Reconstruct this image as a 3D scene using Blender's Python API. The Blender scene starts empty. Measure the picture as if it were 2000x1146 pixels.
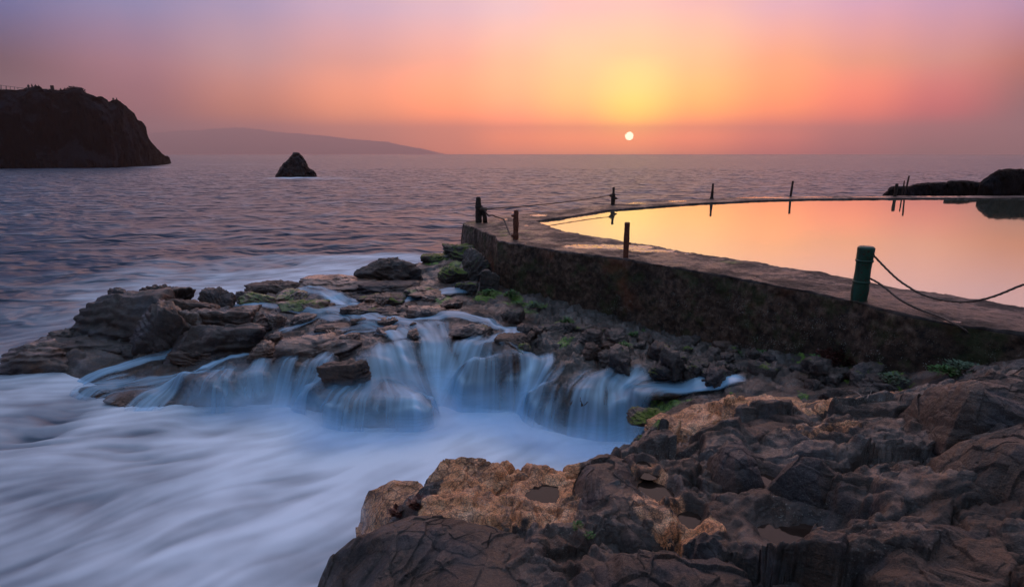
import bpy, bmesh, math, random
import numpy as np
from mathutils import Vector, Matrix
from mathutils.geometry import delaunay_2d_cdt
random.seed(7)
rng = np.random.default_rng(11)
S = bpy.context.scene
col = S.collection
R = math.radians

# ---------------------------------------------------------------- camera
CAMZ = 4.0
F = 1111.1
PITCH = math.atan(272.0 / F)
cam_d = bpy.data.cameras.new('camera')
cam_d.lens = 20.0
cam_d.sensor_width = 36.0
cam_d.clip_start = 0.05
cam_d.clip_end = 40000
cam = bpy.data.objects.new('camera', cam_d)
col.objects.link(cam)
cam.location = (0, 0, CAMZ)
cam.rotation_euler = (math.pi / 2 - PITCH, 0, 0)
S.camera = cam
S.view_settings.view_transform = 'Standard'
S.view_settings.look = 'None'
S.view_settings.exposure = 0
S.cycles.use_denoising = True
S.cycles.transparent_max_bounces = 24
S.cycles.max_bounces = 6
S.cycles.use_adaptive_sampling = True
S.cycles.adaptive_threshold = 0.02

cp, sp = math.cos(PITCH), math.sin(PITCH)
def W(px, py, z):
    """the point of the place that the photograph shows at px, py, on the level z"""
    r = (px - 1000) / F
    u = (573 - py) / F
    d = np.array([r, cp + u * sp, -sp + u * cp])
    t = (z - CAMZ) / d[2]
    return np.array([d[0] * t, d[1] * t, z])
def WD(px, py, dist):
    """the point seen at px, py at the ground distance dist"""
    r = (px - 1000) / F
    u = (573 - py) / F
    d = np.array([r, cp + u * sp, -sp + u * cp])
    t = dist / d[1]
    return np.array([d[0] * t, d[1] * t, CAMZ + d[2] * t])

# ---------------------------------------------------------------- noise
U32 = np.uint32
def _h(ix, iy, iz, seed):
    h = ix.astype(np.uint32) * U32(374761393) + iy.astype(np.uint32) * U32(668265263) + iz.astype(np.uint32) * U32(2147483647) + U32(seed * 974711 & 0xFFFFFFFF)
    h = (h ^ (h >> U32(13))) * U32(1274126177)
    h = (h ^ (h >> U32(16))) * U32(2246822519)
    return h ^ (h >> U32(15))
COS = np.cos(np.arange(256) * math.pi / 128); SIN = np.sin(np.arange(256) * math.pi / 128)
def _q(t): return t * t * t * (t * (t * 6 - 15) + 10)
def noise2(x, y, seed=0):
    ix = np.floor(x); iy = np.floor(y)
    fx = x - ix; fy = y - iy
    ix = ix.astype(np.int32); iy = iy.astype(np.int32)
    z = np.zeros_like(ix)
    u = _q(fx); v = _q(fy)
    def g(dx, dy):
        a = _h(ix + dx, iy + dy, z, seed) >> U32(24)
        return COS[a] * (fx - dx) + SIN[a] * (fy - dy)
    a = g(0, 0); b = g(1, 0); c = g(0, 1); d = g(1, 1)
    return ((a + (b - a) * u) * (1 - v) + (c + (d - c) * u) * v) * 1.4
def noise3(p, seed=0):
    i = np.floor(p); f = p - i
    i = i.astype(np.int32)
    w = _q(f)
    out = 0
    for dx in (0, 1):
        for dy in (0, 1):
            for dz in (0, 1):
                h = _h(i[:, 0] + dx, i[:, 1] + dy, i[:, 2] + dz, seed)
                gx = (h & 1023) / 511.5 - 1
                gy = ((h >> 10) & 1023) / 511.5 - 1
                gz = ((h >> 20) & 1023) / 511.5 - 1
                k = (w[:, 0] if dx else 1 - w[:, 0]) * (w[:, 1] if dy else 1 - w[:, 1]) * (w[:, 2] if dz else 1 - w[:, 2])
                out = out + k * (gx * (f[:, 0] - dx) + gy * (f[:, 1] - dy) + gz * (f[:, 2] - dz))
    return out * 1.2
def fbm2(x, y, o=5, seed=0, gain=.5, ridged=False):
    s = 0; a = 1.0; t = 0
    for k in range(o):
        n = noise2(x, y, seed + k * 17)
        if ridged: n = 1 - 2 * np.abs(n)
        s = s + a * n; t += a; a *= gain
        x = x * 2.03 + 5.2; y = y * 2.03 - 3.7
    return s / t
def fbm3(p, o=4, seed=0, gain=.5, ridged=False):
    s = 0; a = 1.0; t = 0
    for k in range(o):
        n = noise3(p, seed + k * 17)
        if ridged: n = 1 - 2 * np.abs(n)
        s = s + a * n; t += a; a *= gain
        p = p * 2.03 + 3.1
    return s / t
def plates2(x, y, seed=0, tilt=.5, edge=.06):
    """broken bedrock: tilted plates with cracks between them (unit cells)"""
    ix = np.floor(x).astype(np.int32); iy = np.floor(y).astype(np.int32)
    z = np.zeros_like(ix)
    f1 = np.full(x.shape, 9.0); f2 = np.full(x.shape, 9.0); hh = np.zeros(x.shape)
    for dx in (-1, 0, 1):
        for dy in (-1, 0, 1):
            h = _h(ix + dx, iy + dy, z, seed)
            cx = ix + dx + .1 + .8 * ((h & 1023) / 1023.0)
            cy = iy + dy + .1 + .8 * (((h >> 10) & 1023) / 1023.0)
            h2 = _h(ix + dx, iy + dy, z, seed + 5)
            ta = (h2 & 1023) / 1023.0 * 2 * math.pi
            tm = ((h2 >> 10) & 1023) / 1023.0 * tilt
            of = ((h2 >> 20) & 1023) / 1023.0 - .5
            d = np.hypot(x - cx, y - cy)
            val = of + tm * (np.cos(ta) * (x - cx) + np.sin(ta) * (y - cy))
            near = d < f1
            f2 = np.where(near, f1, np.minimum(f2, d))
            hh = np.where(near, val, hh)
            f1 = np.where(near, d, f1)
    crack = np.clip((f2 - f1) / edge, 0, 1)
    return hh, crack
def plates3(p, seed=0):
    ip = np.floor(p).astype(np.int32)
    f1 = np.full(len(p), 9.0); f2 = np.full(len(p), 9.0); hh = np.zeros(len(p))
    for dx in (-1, 0, 1):
        for dy in (-1, 0, 1):
            for dz in (-1, 0, 1):
                h = _h(ip[:, 0] + dx, ip[:, 1] + dy, ip[:, 2] + dz, seed)
                c = np.stack([ip[:, 0] + dx + (h & 1023) / 1023.0, ip[:, 1] + dy + ((h >> 10) & 1023) / 1023.0,
                              ip[:, 2] + dz + ((h >> 20) & 1023) / 1023.0], 1)
                h2 = _h(ip[:, 0] + dx, ip[:, 1] + dy, ip[:, 2] + dz, seed + 9)
                t = np.stack([(h2 & 1023) / 511.5 - 1, ((h2 >> 10) & 1023) / 511.5 - 1, ((h2 >> 20) & 1023) / 511.5 - 1], 1)
                e = p - c
                d = np.sqrt((e * e).sum(1))
                val = (t * e).sum(1) + t[:, 0] * .4
                near = d < f1
                f2 = np.where(near, f1, np.minimum(f2, d))
                hh = np.where(near, val, hh)
                f1 = np.where(near, d, f1)
    return hh, np.clip((f2 - f1) / .1, 0, 1)
def sstep(a, b, x):
    t = np.clip((x - a) / (b - a), 0, 1)
    return t * t * (3 - 2 * t)

# ---------------------------------------------------------------- mesh helpers
def link(name, me, mat=None, parent=None, smooth=True):
    o = bpy.data.objects.new(name, me)
    col.objects.link(o)
    if mat is not None: me.materials.append(mat)
    if smooth and len(me.polygons):
        me.polygons.foreach_set('use_smooth', np.ones(len(me.polygons), bool))
    if parent is not None: o.parent = parent
    return o
def npmesh(name, V, Q):
    """mesh from a vertex array and an array of quads or triangles"""
    me = bpy.data.meshes.new(name)
    V = np.asarray(V, dtype=np.float32); Q = np.asarray(Q, dtype=np.int32)
    k = Q.shape[1]
    me.vertices.add(len(V)); me.vertices.foreach_set('co', V.ravel())
    me.loops.add(Q.size); me.loops.foreach_set('vertex_index', Q.ravel())
    me.polygons.add(len(Q))
    me.polygons.foreach_set('loop_start', np.arange(0, Q.size, k, dtype=np.int32))
    me.update(calc_edges=True)
    me.validate()
    return me
def gridq(n, m, wrap=False):
    """quads of a grid of n rows and m columns"""
    i = np.arange(n - 1)[:, None] * m
    if wrap:
        j = np.arange(m); j2 = (j + 1) % m
    else:
        j = np.arange(m - 1); j2 = j + 1
    return np.stack([i + j, i + j2, i + m + j2, i + m + j], -1).reshape(-1, 4)
def attr(me, name, vals):
    a = me.attributes.new(name, 'FLOAT', 'POINT')
    a.data.foreach_set('value', np.asarray(vals, dtype=np.float32).ravel())
def tag(o, label=None, cat=None, group=None, kind=None):
    if label: o['label'] = label
    if cat: o['category'] = cat
    if group: o['group'] = group
    if kind: o['kind'] = kind
    return o
def empty(name, loc, rz=0):
    o = bpy.data.objects.new(name, None)
    col.objects.link(o); o.location = loc; o.rotation_euler = (0, 0, rz)
    o.empty_display_size = .1
    return o
def origin(o, c):
    """move an object's origin to c without moving its shape"""
    c = Vector(c)
    o.data.transform(Matrix.Translation(-c)); o.location = c
    return o

def resample(P, n, closed=False):
    P = np.asarray(P, float)
    if closed: P = np.vstack([P, P[:1]])
    d = np.r_[0, np.cumsum(np.linalg.norm(np.diff(P[:, :2], axis=0), axis=1))]
    t = np.linspace(0, d[-1], n + (1 if closed else 0))
    out = np.stack([np.interp(t, d, P[:, k]) for k in range(P.shape[1])], 1)
    return out[:-1] if closed else out
def smooth_closed(P, k):
    for _ in range(k): P = (np.roll(P, 1, 0) + 2 * P + np.roll(P, -1, 0)) / 4
    return P

class Tin:
    """piecewise linear surface through scattered points, rasterised on a regular grid"""
    def __init__(s, pts, x0, x1, y0, y1, g, fill):
        s.x0, s.y0, s.g = x0, y0, g
        s.nx = int((x1 - x0) / g) + 1; s.ny = int((y1 - y0) / g) + 1
        A = np.full((s.ny, s.nx), float(fill))
        pts = np.asarray(pts, float)
        r = delaunay_2d_cdt([Vector((p[0], p[1])) for p in pts], [], [], 0, 1e-5)
        vv = np.array([[v.x, v.y] for v in r[0]])
        zz = np.array([pts[ids[0]][2] if ids else 0 for ids in r[3]])
        for f in r[2]:
            a, b, c = vv[f[0]], vv[f[1]], vv[f[2]]
            lo = np.floor((np.minimum(np.minimum(a, b), c) - [x0, y0]) / g).astype(int)
            hi = np.ceil((np.maximum(np.maximum(a, b), c) - [x0, y0]) / g).astype(int)
            lo = np.maximum(lo, 0); hi = np.minimum(hi, [s.nx - 1, s.ny - 1])
            if (hi < lo).any(): continue
            X, Y = np.meshgrid(x0 + g * np.arange(lo[0], hi[0] + 1), y0 + g * np.arange(lo[1], hi[1] + 1))
            den = (b[1] - c[1]) * (a[0] - c[0]) + (c[0] - b[0]) * (a[1] - c[1])
            if abs(den) < 1e-12: continue
            l1 = ((b[1] - c[1]) * (X - c[0]) + (c[0] - b[0]) * (Y - c[1])) / den
            l2 = ((c[1] - a[1]) * (X - c[0]) + (a[0] - c[0]) * (Y - c[1])) / den
            l3 = 1 - l1 - l2
            m = (l1 >= -1e-6) & (l2 >= -1e-6) & (l3 >= -1e-6)
            Z = l1 * zz[f[0]] + l2 * zz[f[1]] + l3 * zz[f[2]]
            sub = A[lo[1]:hi[1] + 1, lo[0]:hi[0] + 1]
            sub[m] = Z[m]
        s.A = A
    def blur(s, sig):
        s.A = gblur(s.A, sig / s.g); return s
    def at(s, x, y): return bil(s.A, (np.asarray(x) - s.x0) / s.g, (np.asarray(y) - s.y0) / s.g)
def bil(A, u, v):
    u = np.clip(u, 0, A.shape[1] - 1.001); v = np.clip(v, 0, A.shape[0] - 1.001)
    i = u.astype(np.int64); j = v.astype(np.int64)
    fu = u - i; fv = v - j
    return (A[j, i] * (1 - fu) + A[j, i + 1] * fu) * (1 - fv) + (A[j + 1, i] * (1 - fu) + A[j + 1, i + 1] * fu) * fv
def gblur(A, sig):
    n = max(1, int(sig * 2.5))
    k = np.exp(-.5 * (np.arange(-n, n + 1) / max(sig, .3)) ** 2); k /= k.sum()
    P = np.pad(A, ((n, n), (0, 0)), mode='edge')
    B = sum(k[i] * P[i:i + A.shape[0]] for i in range(2 * n + 1))
    P = np.pad(B, ((0, 0), (n, n)), mode='edge')
    return sum(k[i] * P[:, i:i + A.shape[1]] for i in range(2 * n + 1))
def lic(N, U, V, steps, h=1.0):
    """drag the noise N along the flow U, V (cells)"""
    ny, nx = N.shape
    X0, Y0 = np.meshgrid(np.arange(nx, dtype=float), np.arange(ny, dtype=float))
    acc = N.copy(); wsum = 1.0
    for sgn in (1, -1):
        X = X0.copy(); Y = Y0.copy()
        for k in range(steps):
            i = np.clip(X, 0, nx - 1).astype(np.int32); j = np.clip(Y, 0, ny - 1).astype(np.int32)
            X += sgn * h * U[j, i]; Y += sgn * h * V[j, i]
            w = .5 + .5 * math.cos(math.pi * (k + 1) / (steps + 1))
            acc += w * bil(N, X, Y); wsum += w
    acc /= wsum
    return acc
def norm01(A, lo=3, hi=97):
    a, b = np.percentile(A, [lo, hi])
    return np.clip((A - a) / (b - a), 0, 1)
# ---------------------------------------------------------------- materials
def srgb(r, g, b):
    f = lambda c: c / 12.92 if c <= .04045 else ((c + .055) / 1.055) ** 2.4
    return (f(r / 255.), f(g / 255.), f(b / 255.), 1)
class NT:
    def __init__(s, tree): s.t = tree; s.n = tree.nodes; s.l = tree.links; s.n.clear()
    def add(s, typ, **kw):
        n = s.n.new(typ)
        for k, v in kw.items():
            if k.startswith('i_'):
                continue
            setattr(n, k, v)
        return n
    def put(s, sock, v):
        if v is None: return
        if hasattr(v, 'is_linked') or isinstance(v, bpy.types.NodeSocket): s.l.new(v, sock)
        else: sock.default_value = v
    def math(s, op, a, b=None, c=None, clamp=False):
        n = s.add('ShaderNodeMath', operation=op); n.use_clamp = clamp
        s.put(n.inputs[0], a); s.put(n.inputs[1], b); s.put(n.inputs[2], c)
        return n.outputs[0]
    def mix(s, f, a, b, blend='MIX'):
        n = s.add('ShaderNodeMix', data_type='RGBA', blend_type=blend)
        s.put(n.inputs[0], f); s.put(n.inputs[6], a); s.put(n.inputs[7], b)
        return n.outputs[2]
    def noise(s, vec, scale, detail=5, rough=.55, dist=0.0):
        n = s.add('ShaderNodeTexNoise')
        s.put(n.inputs['Vector'], vec)
        n.inputs['Scale'].default_value = scale; n.inputs['Detail'].default_value = detail
        n.inputs['Roughness'].default_value = rough; n.inputs['Distortion'].default_value = dist
        return n.outputs['Fac']
    def map(s, vec, scale=(1, 1, 1), rot=(0, 0, 0), loc=(0, 0, 0)):
        n = s.add('ShaderNodeMapping')
        s.put(n.inputs[0], vec); n.inputs['Scale'].default_value = scale; n.inputs['Rotation'].default_value = rot
        n.inputs['Location'].default_value = loc
        return n.outputs[0]
    def range(s, v, a, b, c=0.0, d=1.0, smooth=True):
        n = s.add('ShaderNodeMapRange'); n.interpolation_type = 'SMOOTHSTEP' if smooth else 'LINEAR'
        s.put(n.inputs[0], v)
        for k, q in zip((1, 2, 3, 4), (a, b, c, d)): s.put(n.inputs[k], q)
        return n.outputs[0]
    def ramp(s, v, stops, interp='LINEAR'):
        n = s.add('ShaderNodeValToRGB'); r = n.color_ramp; r.interpolation = interp
        while len(r.elements) > 1: r.elements.remove(r.elements[0])
        r.elements[0].position = stops[0][0]; r.elements[0].color = stops[0][1]
        for p, c in stops[1:]:
            e = r.elements.new(p); e.color = c
        s.put(n.inputs[0], v)
        return n.outputs[0]
    def bump(s, h, strength, dist, normal=None):
        n = s.add('ShaderNodeBump'); s.put(n.inputs['Height'], h)
        n.inputs['Strength'].default_value = strength; n.inputs['Distance'].default_value = dist
        s.put(n.inputs['Normal'], normal)
        return n.outputs[0]
    def attr(s, name, typ='GEOMETRY'):
        n = s.add('ShaderNodeAttribute', attribute_name=name, attribute_type=typ)
        return n.outputs['Fac']
    def pos(s): return s.add('ShaderNodeNewGeometry').outputs['Position']
    def nrmz(s):
        g = s.add('ShaderNodeNewGeometry'); x = s.add('ShaderNodeSeparateXYZ'); s.l.new(g.outputs['Normal'], x.inputs[0])
        return x.outputs[2]
    def bsdf(s, color, rough=.6, normal=None, metallic=0.0, ior=1.45, spec=.5, alpha=None, coat=0):
        n = s.add('ShaderNodeBsdfPrincipled')
        s.put(n.inputs['Base Color'], color); s.put(n.inputs['Roughness'], rough); s.put(n.inputs['Metallic'], metallic)
        s.put(n.inputs['IOR'], ior); s.put(n.inputs['Specular IOR Level'], spec); s.put(n.inputs['Normal'], normal)
        s.put(n.inputs['Alpha'], alpha); s.put(n.inputs['Coat Weight'], coat); n.inputs['Coat Roughness'].default_value = .09; s.put(n.inputs['Coat Normal'], normal)
        return n.outputs[0]
    def out(s, sh):
        o = s.add('ShaderNodeOutputMaterial'); s.l.new(sh, o.inputs[0])
def newmat(name):
    m = bpy.data.materials.new(name); m.use_nodes = True
    return m, NT(m.node_tree)

def rock_mat(name, dark, mid, warm, warmth=.5, moss=0.0, wet=.5, bumpk=1.0, sc=1.0, lichen=0.0, strata=0.3, mosscol=(.13, .19, .02, 1), scaly=0):
    m, t = newmat(name)
    P = t.pos()
    wv = t.add('ShaderNodeTexNoise'); wv.inputs['Scale'].default_value = 1.3 * sc; wv.inputs['Detail'].default_value = 4
    t.l.new(P, wv.inputs['Vector'])
    big = t.noise(P, .9 * sc, 5, .6, .6)
    medn = t.noise(P, 4.5 * sc, 9, .68, .4)
    fine = t.noise(P, 38 * sc, 8, .7)
    lay = t.noise(t.map(P, (1.2, 1.2, 9), (R(14), R(-9), 0)), 2.2 * sc, 7, .65, .8)
    c1 = t.ramp(medn, [(0.36, dark), (0.5, mid), (0.66, warm)])
    c2 = t.ramp(fine, [(0.36, dark), (0.55, mid), (.72, warm)])
    c = t.mix(.42, c1, c2)
    bl = t.range(big, .42 - .1 * warmth, .62)
    c = t.mix(t.math('MULTIPLY', bl, warmth), c, t.mix(.5, warm, c))
    c = t.mix(t.math('MULTIPLY', t.range(lay, .52, .66), strata), c, dark)
    # slate coloured patches
    sl_ = t.range(t.noise(P, 1.6 * sc, 6, .6, .5), .50, .60)
    if not scaly: c = t.mix(t.math('MULTIPLY', sl_, .55), c, t.mix(medn, (.008, .010, .016, 1), (.040, .048, .066, 1)))
    else:
        sv = t.add('ShaderNodeTexVoronoi', feature='DISTANCE_TO_EDGE'); sv.inputs['Scale'].default_value = 6.5
        wq = t.add('ShaderNodeVectorMath', operation='MULTIPLY_ADD'); t.l.new(wv.outputs['Color'], wq.inputs[0]); wq.inputs[1].default_value = (1.2, 1.2, 1.2); t.l.new(t.map(P, (1, 2.2, 1.6), (0, 0, R(20))), wq.inputs[2]); t.l.new(wq.outputs[0], sv.inputs['Vector'])
        c = t.mix(t.math('MULTIPLY', t.range(sv.outputs['Distance'], .10, .01), .75), c, dark)
    # salt and lichen speckles
    vs = t.add('ShaderNodeTexVoronoi'); vs.inputs['Scale'].default_value = 55; t.l.new(P, vs.inputs['Vector'])
    sp_ = t.math('MULTIPLY', t.range(vs.outputs['Distance'], .28, .12), t.range(t.noise(P, 1.7, 3), .55 - .15 * lichen, .72 - .1 * lichen))
    c = t.mix(t.math('MULTIPLY', sp_, .25 + .6 * lichen), c, (.30, .31, .27, 1))
    gr_ = t.noise(P, 120, 4, .7)
    c = t.mix(1.0, c, t.ramp(gr_, [(.36, (.35, .35, .36, 1)), (.52, (1, 1, 1, 1)), (.66, (1.9, 1.8, 1.7, 1))]), 'MULTIPLY')
    pv = t.add('ShaderNodeTexVoronoi'); pv.inputs['Scale'].default_value = 17; t.l.new(P, pv.inputs['Vector'])
    pit = t.math('MULTIPLY', t.range(pv.outputs['Distance'], .26, .12), t.range(t.noise(P, 3, 3), .48, .6))
    oms = t.attr('moss', 'OBJECT'); gms = t.attr('mossv')
    nz = t.nrmz()
    mm = t.math('MULTIPLY', t.range(t.noise(P, 3.2, 8, .7), .46, .56), t.range(nz, .25, .7))
    amt = t.math('ADD', t.math('ADD', oms, gms), moss, clamp=True)
    thr = t.math('SUBTRACT', .66, t.math('MULTIPLY', amt, .23))
    mn = t.range(t.math('SUBTRACT', t.noise(P, 3.2, 8, .72), thr), 0, .06)
    mm = t.math('MULTIPLY', t.math('MULTIPLY', mn, t.range(nz, .15, .6)), t.range(amt, 0, .15))
    mc = t.mix(t.range(fine, .35, .65), (mosscol[0] * .35, mosscol[1] * .35, mosscol[2] * .5, 1), mosscol)
    c = t.mix(mm, c, mc)
    ro = t.math('ADD', t.range(fine, .3, .7, .62 - .34 * wet, .88 - .38 * wet), t.math('MULTIPLY', mm, .3), clamp=True)
    vo = t.add('ShaderNodeTexVoronoi', feature='DISTANCE_TO_EDGE'); vo.inputs['Scale'].default_value = 1.15 * sc
    wp = t.add('ShaderNodeVectorMath', operation='MULTIPLY_ADD'); t.l.new(wv.outputs['Color'], wp.inputs[0]); wp.inputs[1].default_value = (.8, .8, .8); t.l.new(P, wp.inputs[2])
    t.l.new(wp.outputs[0], vo.inputs['Vector'])
    crack = t.range(vo.outputs['Distance'], 0, .018)
    h = t.math('ADD', t.math('MULTIPLY', medn, .35), t.math('MULTIPLY', t.noise(P, 15 * sc, 9, .72), .48))
    h = t.math('ADD', h, t.math('MULTIPLY', lay, .22))
    h = t.math('ADD', h, t.math('MULTIPLY', crack, .035))
    h = t.math('SUBTRACT', h, t.math('MULTIPLY', pit, .16))
    b = t.bump(h, .85, .075 * bumpk)
    b = t.bump(t.math('ADD', fine, t.math('MULTIPLY', mn, .5)), .6, .011 * bumpk, b)
    t.out(t.bsdf(c, ro, b, spec=.35 + .45 * wet, coat=t.math('MULTIPLY', t.range(t.noise(P, 2.1, 5, .6), .42, .54), max(wet, 0) * .95)))
    return m

M = {}
M['bedrock'] = rock_mat('wet brown bedrock', (.010, .010, .012, 1), (.060, .045, .038, 1), (.19, .105, .070, 1), .45, 0, .62)
M['dark'] = rock_mat('dark basalt', (.006, .006, .007, 1), (.036, .027, .024, 1), (.13, .068, .042, 1), .45, 0, .45)
M['brown'] = rock_mat('brown basalt', (0.0113, 0.0089, 0.0089, 1), (0.0604, 0.0427, 0.0346, 1), (0.1610, 0.0845, 0.0523, 1), .6, 0, .35)
M['blackwet'] = rock_mat('black wet outcrop rock', (.003, .003, .003, 1), (.021, .014, .011, 1), (.095, .046, .027, 1), .45, 0, .6)
M['shelf'] = rock_mat('wet shelf rock', (.006, .005, .005, 1), (.050, .029, .021, 1), (.22, .105, .055, 1), .65, 0, .9)
M['ochre_lit'] = rock_mat('ochre algae rock', (.040, .018, .010, 1), (.70, .30, .13, 1), (1.0, .60, .36, 1), .6, 0, .75, 1.5, strata=.7, scaly=1)  # golden algae tone, brightened so the albedo also carries warm sunlight
M['rubble'] = rock_mat('rubble under the wall', (0.0090, 0.0090, 0.0090, 1), (0.0450, 0.0390, 0.0345, 1), (0.1500, 0.1125, 0.0975, 1), .4, .35, .5, 1.4, lichen=.8)
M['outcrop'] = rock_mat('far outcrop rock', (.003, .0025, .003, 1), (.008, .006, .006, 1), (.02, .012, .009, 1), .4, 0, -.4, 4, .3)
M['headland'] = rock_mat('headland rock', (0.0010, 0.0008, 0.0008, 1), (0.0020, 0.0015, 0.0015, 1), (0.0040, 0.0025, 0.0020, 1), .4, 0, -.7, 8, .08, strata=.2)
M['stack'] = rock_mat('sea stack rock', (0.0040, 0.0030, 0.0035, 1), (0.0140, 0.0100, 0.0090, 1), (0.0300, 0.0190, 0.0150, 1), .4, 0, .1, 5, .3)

def concrete(name, dark, mid, lite, wall=False):
    m, t = newmat(name)
    P = t.pos()
    a = t.noise(P, 1.1, 6, .65, .5); b = t.noise(P, 9, 9, .72); f = t.noise(P, 60, 6, .7)
    c = t.ramp(b, [(.38, dark), (.5, mid), (.66, lite)])
    c = t.mix(t.math('MULTIPLY', t.range(f, .5, .75), .5), c, lite)
    c = t.mix(t.math('MULTIPLY', t.range(a, .48, .62), .6), c, dark)
    if wall:
        dr = t.noise(t.map(P, (5, 5, .35)), 1.5, 6, .6)
        c = t.mix(t.math('MULTIPLY', t.range(dr, .5, .7), .6), c, dark)
        gr = t.math('MULTIPLY', t.range(t.noise(P, 2.3, 8, .7), .5, .62), .55)
        c = t.mix(gr, c, (.035, .055, .015, 1))
        rs = t.math('MULTIPLY', t.range(t.noise(P, .7, 4, .6), .56, .7), .7)
        c = t.mix(rs, c, (.16, .055, .025, 1))
        vs = t.add('ShaderNodeTexVoronoi'); vs.inputs['Scale'].default_value = 42; t.l.new(P, vs.inputs['Vector'])
        w = t.attr('speck')
        spk = t.math('MULTIPLY', t.math('MULTIPLY', t.range(vs.outputs['Distance'], .30, .14), t.range(t.noise(P, 5, 4, .7), .48, .6)), w)
        c = t.mix(spk, c, (.30, .33, .30, 1))
    else:
        gr = t.math('MULTIPLY', t.range(t.noise(P, 2.0, 7, .7), .50, .60), t.attr('mossv'))
        c = t.mix(gr, c, (.16, .19, .05, 1))
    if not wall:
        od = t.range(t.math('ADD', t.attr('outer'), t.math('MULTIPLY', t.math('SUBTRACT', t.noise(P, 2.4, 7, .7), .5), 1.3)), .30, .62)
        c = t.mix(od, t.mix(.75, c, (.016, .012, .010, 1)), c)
    pud = t.attr('puddle')
    pm = t.range(t.math('SUBTRACT', pud, t.math('MULTIPLY', t.noise(P, 7, 6, .7), 1.0)), -.06, .02)
    ro = t.mix(pm, t.range(a, .42, .6, .40, .72), (.03, .03, .03, 1))
    h = t.math('ADD', t.math('MULTIPLY', b, 1.0), t.math('MULTIPLY', f, .3))
    bn = t.add('ShaderNodeBump'); t.put(bn.inputs['Height'], h)
    t.put(bn.inputs['Strength'], t.math('MULTIPLY', t.math('SUBTRACT', 1.0, pm), .8)); bn.inputs['Distance'].default_value = .026
    c = t.mix(pm, c, (.02, .02, .02, 1))
    t.out(t.bsdf(c, ro, bn.outputs[0], spec=t.range(pm, 0, 1, .32, 1.0)))
    return m
M['wall'] = concrete('stained wall concrete', (.012, .010, .008, 1), (.076, .047, .032, 1), (.17, .115, .08, 1), True)
M['top'] = concrete('worn terrace concrete', (.008, .006, .006, 1), (.032, .022, .021, 1), (.15, .11, .10, 1))

def simple(name, c1, c2, rough=.6, scale=20, bump=.005, metallic=0, spec=.5):
    m, t = newmat(name)
    P = t.pos()
    n = t.noise(P, scale, 7, .65); 
    c = t.mix(t.range(n, .35, .65), c1, c2)
    t.out(t.bsdf(c, rough, t.bump(n, .7, bump), metallic=metallic, spec=spec))
    return m
M['post_green'] = simple('green painted post', (.006, .045, .030, 1), (.012, .085, .055, 1), .5, 14, .006)
m, t = newmat('chipped green paint'); P = t.pos()
ch = t.range(t.noise(P, 19, 8, .72), .57, .60); st = t.range(t.noise(t.map(P, (9, 9, 1.2)), 3, 5, .6), .5, .66)
c = t.mix(t.noise(P, 6, 5, .6), (.006, .040, .027, 1), (.014, .088, .056, 1))
c = t.mix(t.math('MULTIPLY', st, .6), c, (.012, .022, .014, 1)); c = t.mix(ch, c, (.05, .026, .016, 1))
t.out(t.bsdf(c, t.range(ch, 0, 1, .42, .85), t.bump(t.math('SUBTRACT', t.noise(P, 30, 6, .6), t.math('MULTIPLY', ch, .6)), .7, .006))); M['post_green'] = m
M['post_rust'] = simple('rusty iron post', (.06, .018, .010, 1), (.22, .065, .030, 1), .6, 30, .012)
M['post_dark'] = simple('dark weathered post', (.012, .009, .008, 1), (.045, .026, .018, 1), .75, 30, .015)
M['rope'] = simple('weathered rope', (.05, .035, .028, 1), (.17, .12, .10, 1), .85, 120, .004)
M['rail'] = simple('dark railing metal', (.01, .008, .008, 1), (.02, .015, .014, 1), .6, 5, .005)
M['cloth'] = simple('dark clothing', (.008, .007, .01, 1), (.018, .014, .016, 1), .9, 5, .005)
M['leaf'] = simple('green leaves', (.015, .06, .012, 1), (.055, .16, .03, 1), .55, 60, .002)
M['leafpale'] = simple('pale green leaves', (.04, .07, .04, 1), (.12, .18, .11, 1), .6, 60, .002)
M['bushdark'] = simple('dark bush leaves', (.006, .008, .004, 1), (.014, .016, .008, 1), .8, 3, .01)
M['weed'] = simple('dark red seaweed', (.03, .008, .008, 1), (.10, .03, .022, 1), .45, 40, .004)
M['twig'] = simple('grey dead twigs', (.08, .07, .065, 1), (.22, .19, .17, 1), .8, 40, .003)
m, t = newmat('hazy island'); P = t.pos()
t.out(t.bsdf(t.mix(t.range(t.noise(P, .002, 8, .6), .35, .65), (.03, .035, .03, 1), (.07, .06, .05, 1)), .9)); M['island'] = m

# still pool water
m, t = newmat('still pool water'); P = t.pos()
n = t.noise(t.map(P, (.5, 1, 1)), .9, 2, .5)
t.out(t.bsdf((.50, .58, .45, 1), .03, t.bump(n, .10, .02), metallic=.9))
M['pool'] = m
m, t = newmat('tide pool water'); P = t.pos()
t.out(t.bsdf((.022, .014, .011, 1), .02, t.bump(t.noise(P, 3, 2), .05, .01), ior=1.33, spec=.35)); M['tide'] = m

# sea: dark water with averaged foam carried as the surface's own colour
m, t = newmat('sea water with foam'); P = t.pos()
foam = t.attr('foam')
w1 = t.noise(t.map(P, (.62, 1.0, 1), (0, 0, R(8))), .62, 2, .45, .9)
w2 = t.noise(t.map(P, (.5, 1.0, 1), (0, 0, R(-5))), .13, 5, .6, .8)
w3 = t.noise(t.map(P, (.5, 1.0, 1)), 3.2, 5, .6, .4)
h = t.math('ADD', t.math('MULTIPLY', w1, 1.1), t.math('MULTIPLY', w2, 1.9))
h = t.math('ADD', h, t.math('MULTIPLY', w3, .022))
bn = t.add('ShaderNodeBump'); t.put(bn.inputs['Height'], h); bn.inputs['Distance'].default_value = .9
t.put(bn.inputs['Strength'], t.range(foam, 0.03, .30, .95, .05))
soft = t.math('MULTIPLY', t.range(w1, .46, .70), .15)
fo = t.math('ADD', foam, soft, clamp=True)
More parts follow.
